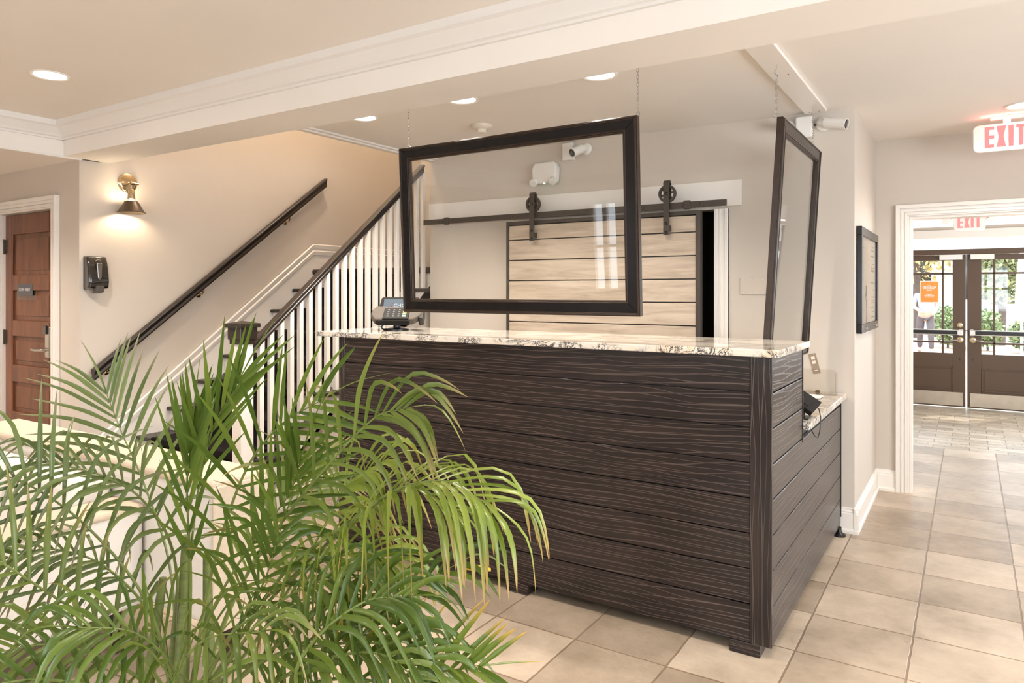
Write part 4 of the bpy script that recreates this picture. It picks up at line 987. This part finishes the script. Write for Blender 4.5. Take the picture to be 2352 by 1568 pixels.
# one dying yellow leaflet on the low right frond
ps = spline(FRONDS[4][0], 41); p = ps[-1]
me = MB(); q = Vector(p); d = Vector((.80,.55,-.14)).normalized(); sdv = Vector((.05,-.25,1)).normalized()
ring = [.003,.010,.012,.012,.011,.009,.006]
vs = []; fs = []
for k, wv in enumerate(ring):
    c = q+d*(.011*k); vs += [c-sdv*wv*.6, c+Vector((.002,-.003,0)), c+sdv*wv*.6]
for k in range(6): a = 3*k; fs += [(a,a+1,a+4,a+3),(a+1,a+2,a+5,a+4)]
yl = me.add(vs, fs).build('yellow_leaflet', pbr('yellow_dying_leaf', (.85,.50,.06), .4, var=.3, vscale=30), pl, smooth=True)

# ================================================================ OUTDOORS
struct(BX(-25,25,10.92,60,-.12,-.02).build('pavement', M['pavement']))
bl = thing('building', (-6,34,0), 'pale grey building across the street seen through the entrance glass', 'building')
BX(-14,1.3,33,42,0,5.5).build('wall', M['bgrey'], bl)
MB().prism([(32.5,5.5),(42.5,5.5),(37.5,8.0)], -14.4, 1.7, 'x').build('roof', M['roof'], bl)
for x in (-4.2,-2.2,-.2): BX(x,x+.9,32.95,33.02,1.2,3.0).build('window', M['blackgloss'], bl)
def foliage(n, c, r, sz, mat, par, nm):
    m = MB(); c = Vector(c)
    for i in range(n):
        d = Vector((rnd.gauss(0,1),rnd.gauss(0,1),rnd.gauss(0,1))).normalized()*rnd.random()**.4
        p = c+Vector((d.x*r[0],d.y*r[1],d.z*r[2])); a = Vector((rnd.gauss(0,1),rnd.gauss(0,1),rnd.gauss(0,1))).normalized(); b = a.cross(Vector((rnd.gauss(0,1),rnd.gauss(0,1),1))).normalized()
        s = sz*rnd.uniform(.6,1.3)
        m.add([p-a*s,p-b*s*.5,p+a*s,p+b*s*.5], [(0,1,2,3)])
    return m.build(nm, mat, par)
def tree(x, y, h, r, mat, label):
    t = thing('street_tree', (x,y,-.02), label, 'tree', 'street trees outside')
    MB().tube([(x,y,-.02),(x+.05,y,h*.3),(x-.03,y+.05,h*.6),(x,y,h*.9)], .1, 10, rs=[.13,.10,.07,.03]).tube([(x,y,h*.45),(x+r*.5,y,h*.72)], .03, 6).tube([(x,y,h*.5),(x-r*.5,y,h*.75)], .03, 6).build('trunk', M['bark'], t, smooth=True)
    foliage(1700, (x,y,h*.68), (r,r,h*.36), .11, mat, t, 'crown')
tree(.72,24.5,3.2,.60, M['fol1'], 'olive green young tree outside the door without a notice')
tree(-1.5,27,5.4,1.7, M['fol2'], 'yellowing tree outside behind the orange notice')
tree(3.4,30,6.5,2.0, M['fol1'], 'tall green tree outside, beyond the white patio umbrella')
def shrub(x, y, r, h, label, mat='fol3'):
    t = thing('shrub', (x,y,-.02), label, 'shrub', 'shrubs along the pavement')
    MB().tube([(x,y,-.02),(x,y,h*.6)], .03, 6).build('stem', M['bark'], t)
    foliage(900, (x,y,h*.52), (r,r,h*.48), .07, M[mat], t, 'foliage')
shrub(-.50,22.4,.38,1.15, 'round green shrub beside the person in the blue shirt')
shrub(.38,22.0,.36,1.05, 'green shrub outside at the meeting edge of the right door')
shrub(1.15,21.6,.36,.85, 'low green shrub beside the folded white patio umbrella')
pu = thing('patio_umbrella', (.99,19.9,-.02), 'folded white patio umbrella standing outside the right door', 'umbrella')
MB().lathe([(.22,0),(.22,.05),(.03,.07),(.025,2.6)], (.99,19.9,-.02), n=16).build('pole', M['plastic'], pu, smooth=True)
MB().lathe([(.09,.85),(.13,1.2),(.11,1.8),(.05,2.4),(.01,2.65)], (.99,19.9,-.02), n=12).build('canopy', M['canvas'], pu, smooth=True)

# person walking outside: one skinned body with clothing over it
pe = thing('person', (-.92,20.2,-.02), 'person in a blue shirt and dark trousers walking outside behind the orange notice', 'person')
def skin(nm, pts, edges, mat, root=0, sub=2, par=pe):
    me = bpy.data.meshes.new(nm); o0 = wloc(pe)
    me.from_pydata([Vector(p[:3]) for p in pts], edges, [])
    o = bpy.data.objects.new(nm, me); C.objects.link(o); o.parent = par
    md = o.modifiers.new('Skin','SKIN'); 
    sv = me.skin_vertices[0].data if me.skin_vertices else None
    if sv is None:
        me.skin_vertices if True else None
    for i, p in enumerate(pts):
        o.data.skin_vertices[0].data[i].radius = (p[3], p[4] if len(p) > 4 else p[3])
    o.data.skin_vertices[0].data[root].use_root = True
    s = o.modifiers.new('Sub','SUBSURF'); s.levels = sub; s.render_levels = sub
    o.data.materials.append(mat)
    return o
# joints: x, y (towards camera is -y), z, radius
J = [(0,0,.95,.15,.11),(0,0,1.12,.135,.10),(0,0,1.32,.165,.11),(0,0,1.46,.10,.08),(0,0,1.53,.055),(0,-.015,1.60,.07,.085),(0,-.015,1.68,.078,.095),(0,-.01,1.745,.05,.06),
     (.19,0,1.42,.06),(.25,.02,1.16,.045),(.20,-.16,1.00,.036),(.17,-.24,.97,.028),
     (-.19,0,1.42,.06),(-.25,-.02,1.15,.045),(-.10,-.20,1.03,.036),(-.03,-.26,1.00,.028),
     (.10,0,.86,.09),(.12,-.10,.48,.062),(.13,-.06,.10,.042),(.14,-.18,.045,.035),
     (-.10,0,.86,.09),(-.12,.06,.48,.062),(-.13,.20,.12,.042),(-.14,.10,.05,.035)]
E_ = [(0,1),(1,2),(2,3),(3,4),(4,5),(5,6),(6,7),(2,8),(8,9),(9,10),(10,11),(2,12),(12,13),(13,14),(14,15),(0,16),(16,17),(17,18),(18,19),(0,20),(20,21),(21,22),(22,23)]
body = skin('body', J, E_, M['skin'])
g = .014
skin('shirt', [(x,y,z,r[0]+g,(r[1] if len(r)>1 else r[0])+g) for x,y,z,*r in (J[0],J[1],J[2],J[3],J[8],(.235,.012,1.24,.05),J[12],(-.235,-.012,1.24,.05))], [(0,1),(1,2),(2,3),(2,4),(4,5),(2,6),(6,7)], M['shirt'])
skin('trousers', [(0,0,.97,.15,.115),(.10,0,.86,.105),(.12,-.10,.48,.078),(.13,-.07,.11,.062),(-.10,0,.86,.105),(-.12,.06,.48,.078),(-.13,.195,.13,.062)], [(0,1),(1,2),(2,3),(0,4),(4,5),(5,6)], M['trouser'])
skin('hair', [(0,.02,1.66,.082,.085),(0,.0,1.73,.083,.095),(0,-.01,1.775,.05,.06)], [(0,1),(1,2)], M['hair'])
for a, b in (((.13,-.05,.05),(.14,-.20,.035)),((-.13,.21,.06),(-.14,.08,.035))):
    skin('shoe', [(*a,.055,.05),(*[(p+q)/2 for p,q in zip(a,b)],.052,.045),(*b,.045,.035)], [(0,1),(1,2)], M['shoe'])
# face: nose, eyes, mouth, ears
MB().lathe([(.012,0),(.006,.02)], (-.92,20.2-.105,1.63), (0,-1,0), 8).build('nose', M['skin'], body, smooth=True)
for x in (-.03,.03): MB().lathe([(.010,0),(.001,.004)], (-.92+x,20.2-.098,1.665), (0,-1,0), 10).build('eye', M['blackgloss'], body)
BX(-.92-.022,-.92+.022,20.2-.104,20.2-.098,1.585,1.592).build('mouth', M['inkred'], body)
for x in (-.082,.082): MB().lathe([(.001,-.012),(.018,-.006),(.018,.006),(.001,.012)], (-.92+x,20.2-.005,1.64), (1,0,0), 10).build('ear', M['skin'], body, smooth=True)

# ================================================================ LIGHT
def area(name, loc, rot, sx_, sy_, e, c):
    l = bpy.data.lights.new(name, 'AREA'); l.shape = 'RECTANGLE'; l.size = sx_; l.size_y = sy_; l.energy = e; l.color = c
    o = bpy.data.objects.new(name, l); C.objects.link(o); o.location = loc; o.rotation_euler = rot
    return o
DAY = (.86,.93,1.0)
for i, (x0, x1) in enumerate(WIN):
    area('window_area_light', ((x0+x1)/2,-4.16,1.57), (R(90 if i == 0 else 126),0,0), x1-x0, 1.45, (20 if i == 0 else 40)*(x1-x0), DAY)
area('window_area_light', (3.36,1.7,1.5), (0,R(118),0), 1.6, 3.8, 145, DAY)  # fill lamp set in the added right-wall window
area('vestibule_fill_light', (1.65,8.4,1.45), (0,R(90),0), 1.7, 3.0, 45, (.95,.97,1))  # fill lamp set in the made-up vestibule window
su = bpy.data.lights.new('sun', 'SUN'); su.energy = 10; su.angle = R(2); su.color = (1,.93,.82)
o = bpy.data.objects.new('sun', su); C.objects.link(o); o.rotation_euler = (R(38),0,R(150))
wd = bpy.data.worlds.new('daylight_sky'); S.world = wd; wd.use_nodes = True
bg = wd.node_tree.nodes['Background']; bg.inputs[0].default_value = (.80,.90,1,1); bg.inputs[1].default_value = 5.5

# ================================================================ CAMERA
cam = bpy.data.cameras.new('camera'); co = bpy.data.objects.new('camera', cam); C.objects.link(co); S.camera = co
cam.sensor_width = 36; cam.sensor_fit = 'HORIZONTAL'; cam.lens = 1640/2352*36
cam.shift_y = -114/2352; cam.clip_start = .05; cam.clip_end = 200
co.location = (0,0,1.49); co.rotation_euler = (R(90),0,R(32.68))

S.view_settings.view_transform = 'Standard'; S.view_settings.look = 'None'; S.view_settings.gamma = 1
S.view_settings.use_curve_mapping = False; S.view_settings.exposure = 0.17
S.cycles.use_denoising = True
S.cycles.max_bounces = 10; S.cycles.diffuse_bounces = 5; S.cycles.transparent_max_bounces = 16
S.cycles.sample_clamp_indirect = 6
S.cycles.caustics_reflective = False; S.cycles.caustics_refractive = False
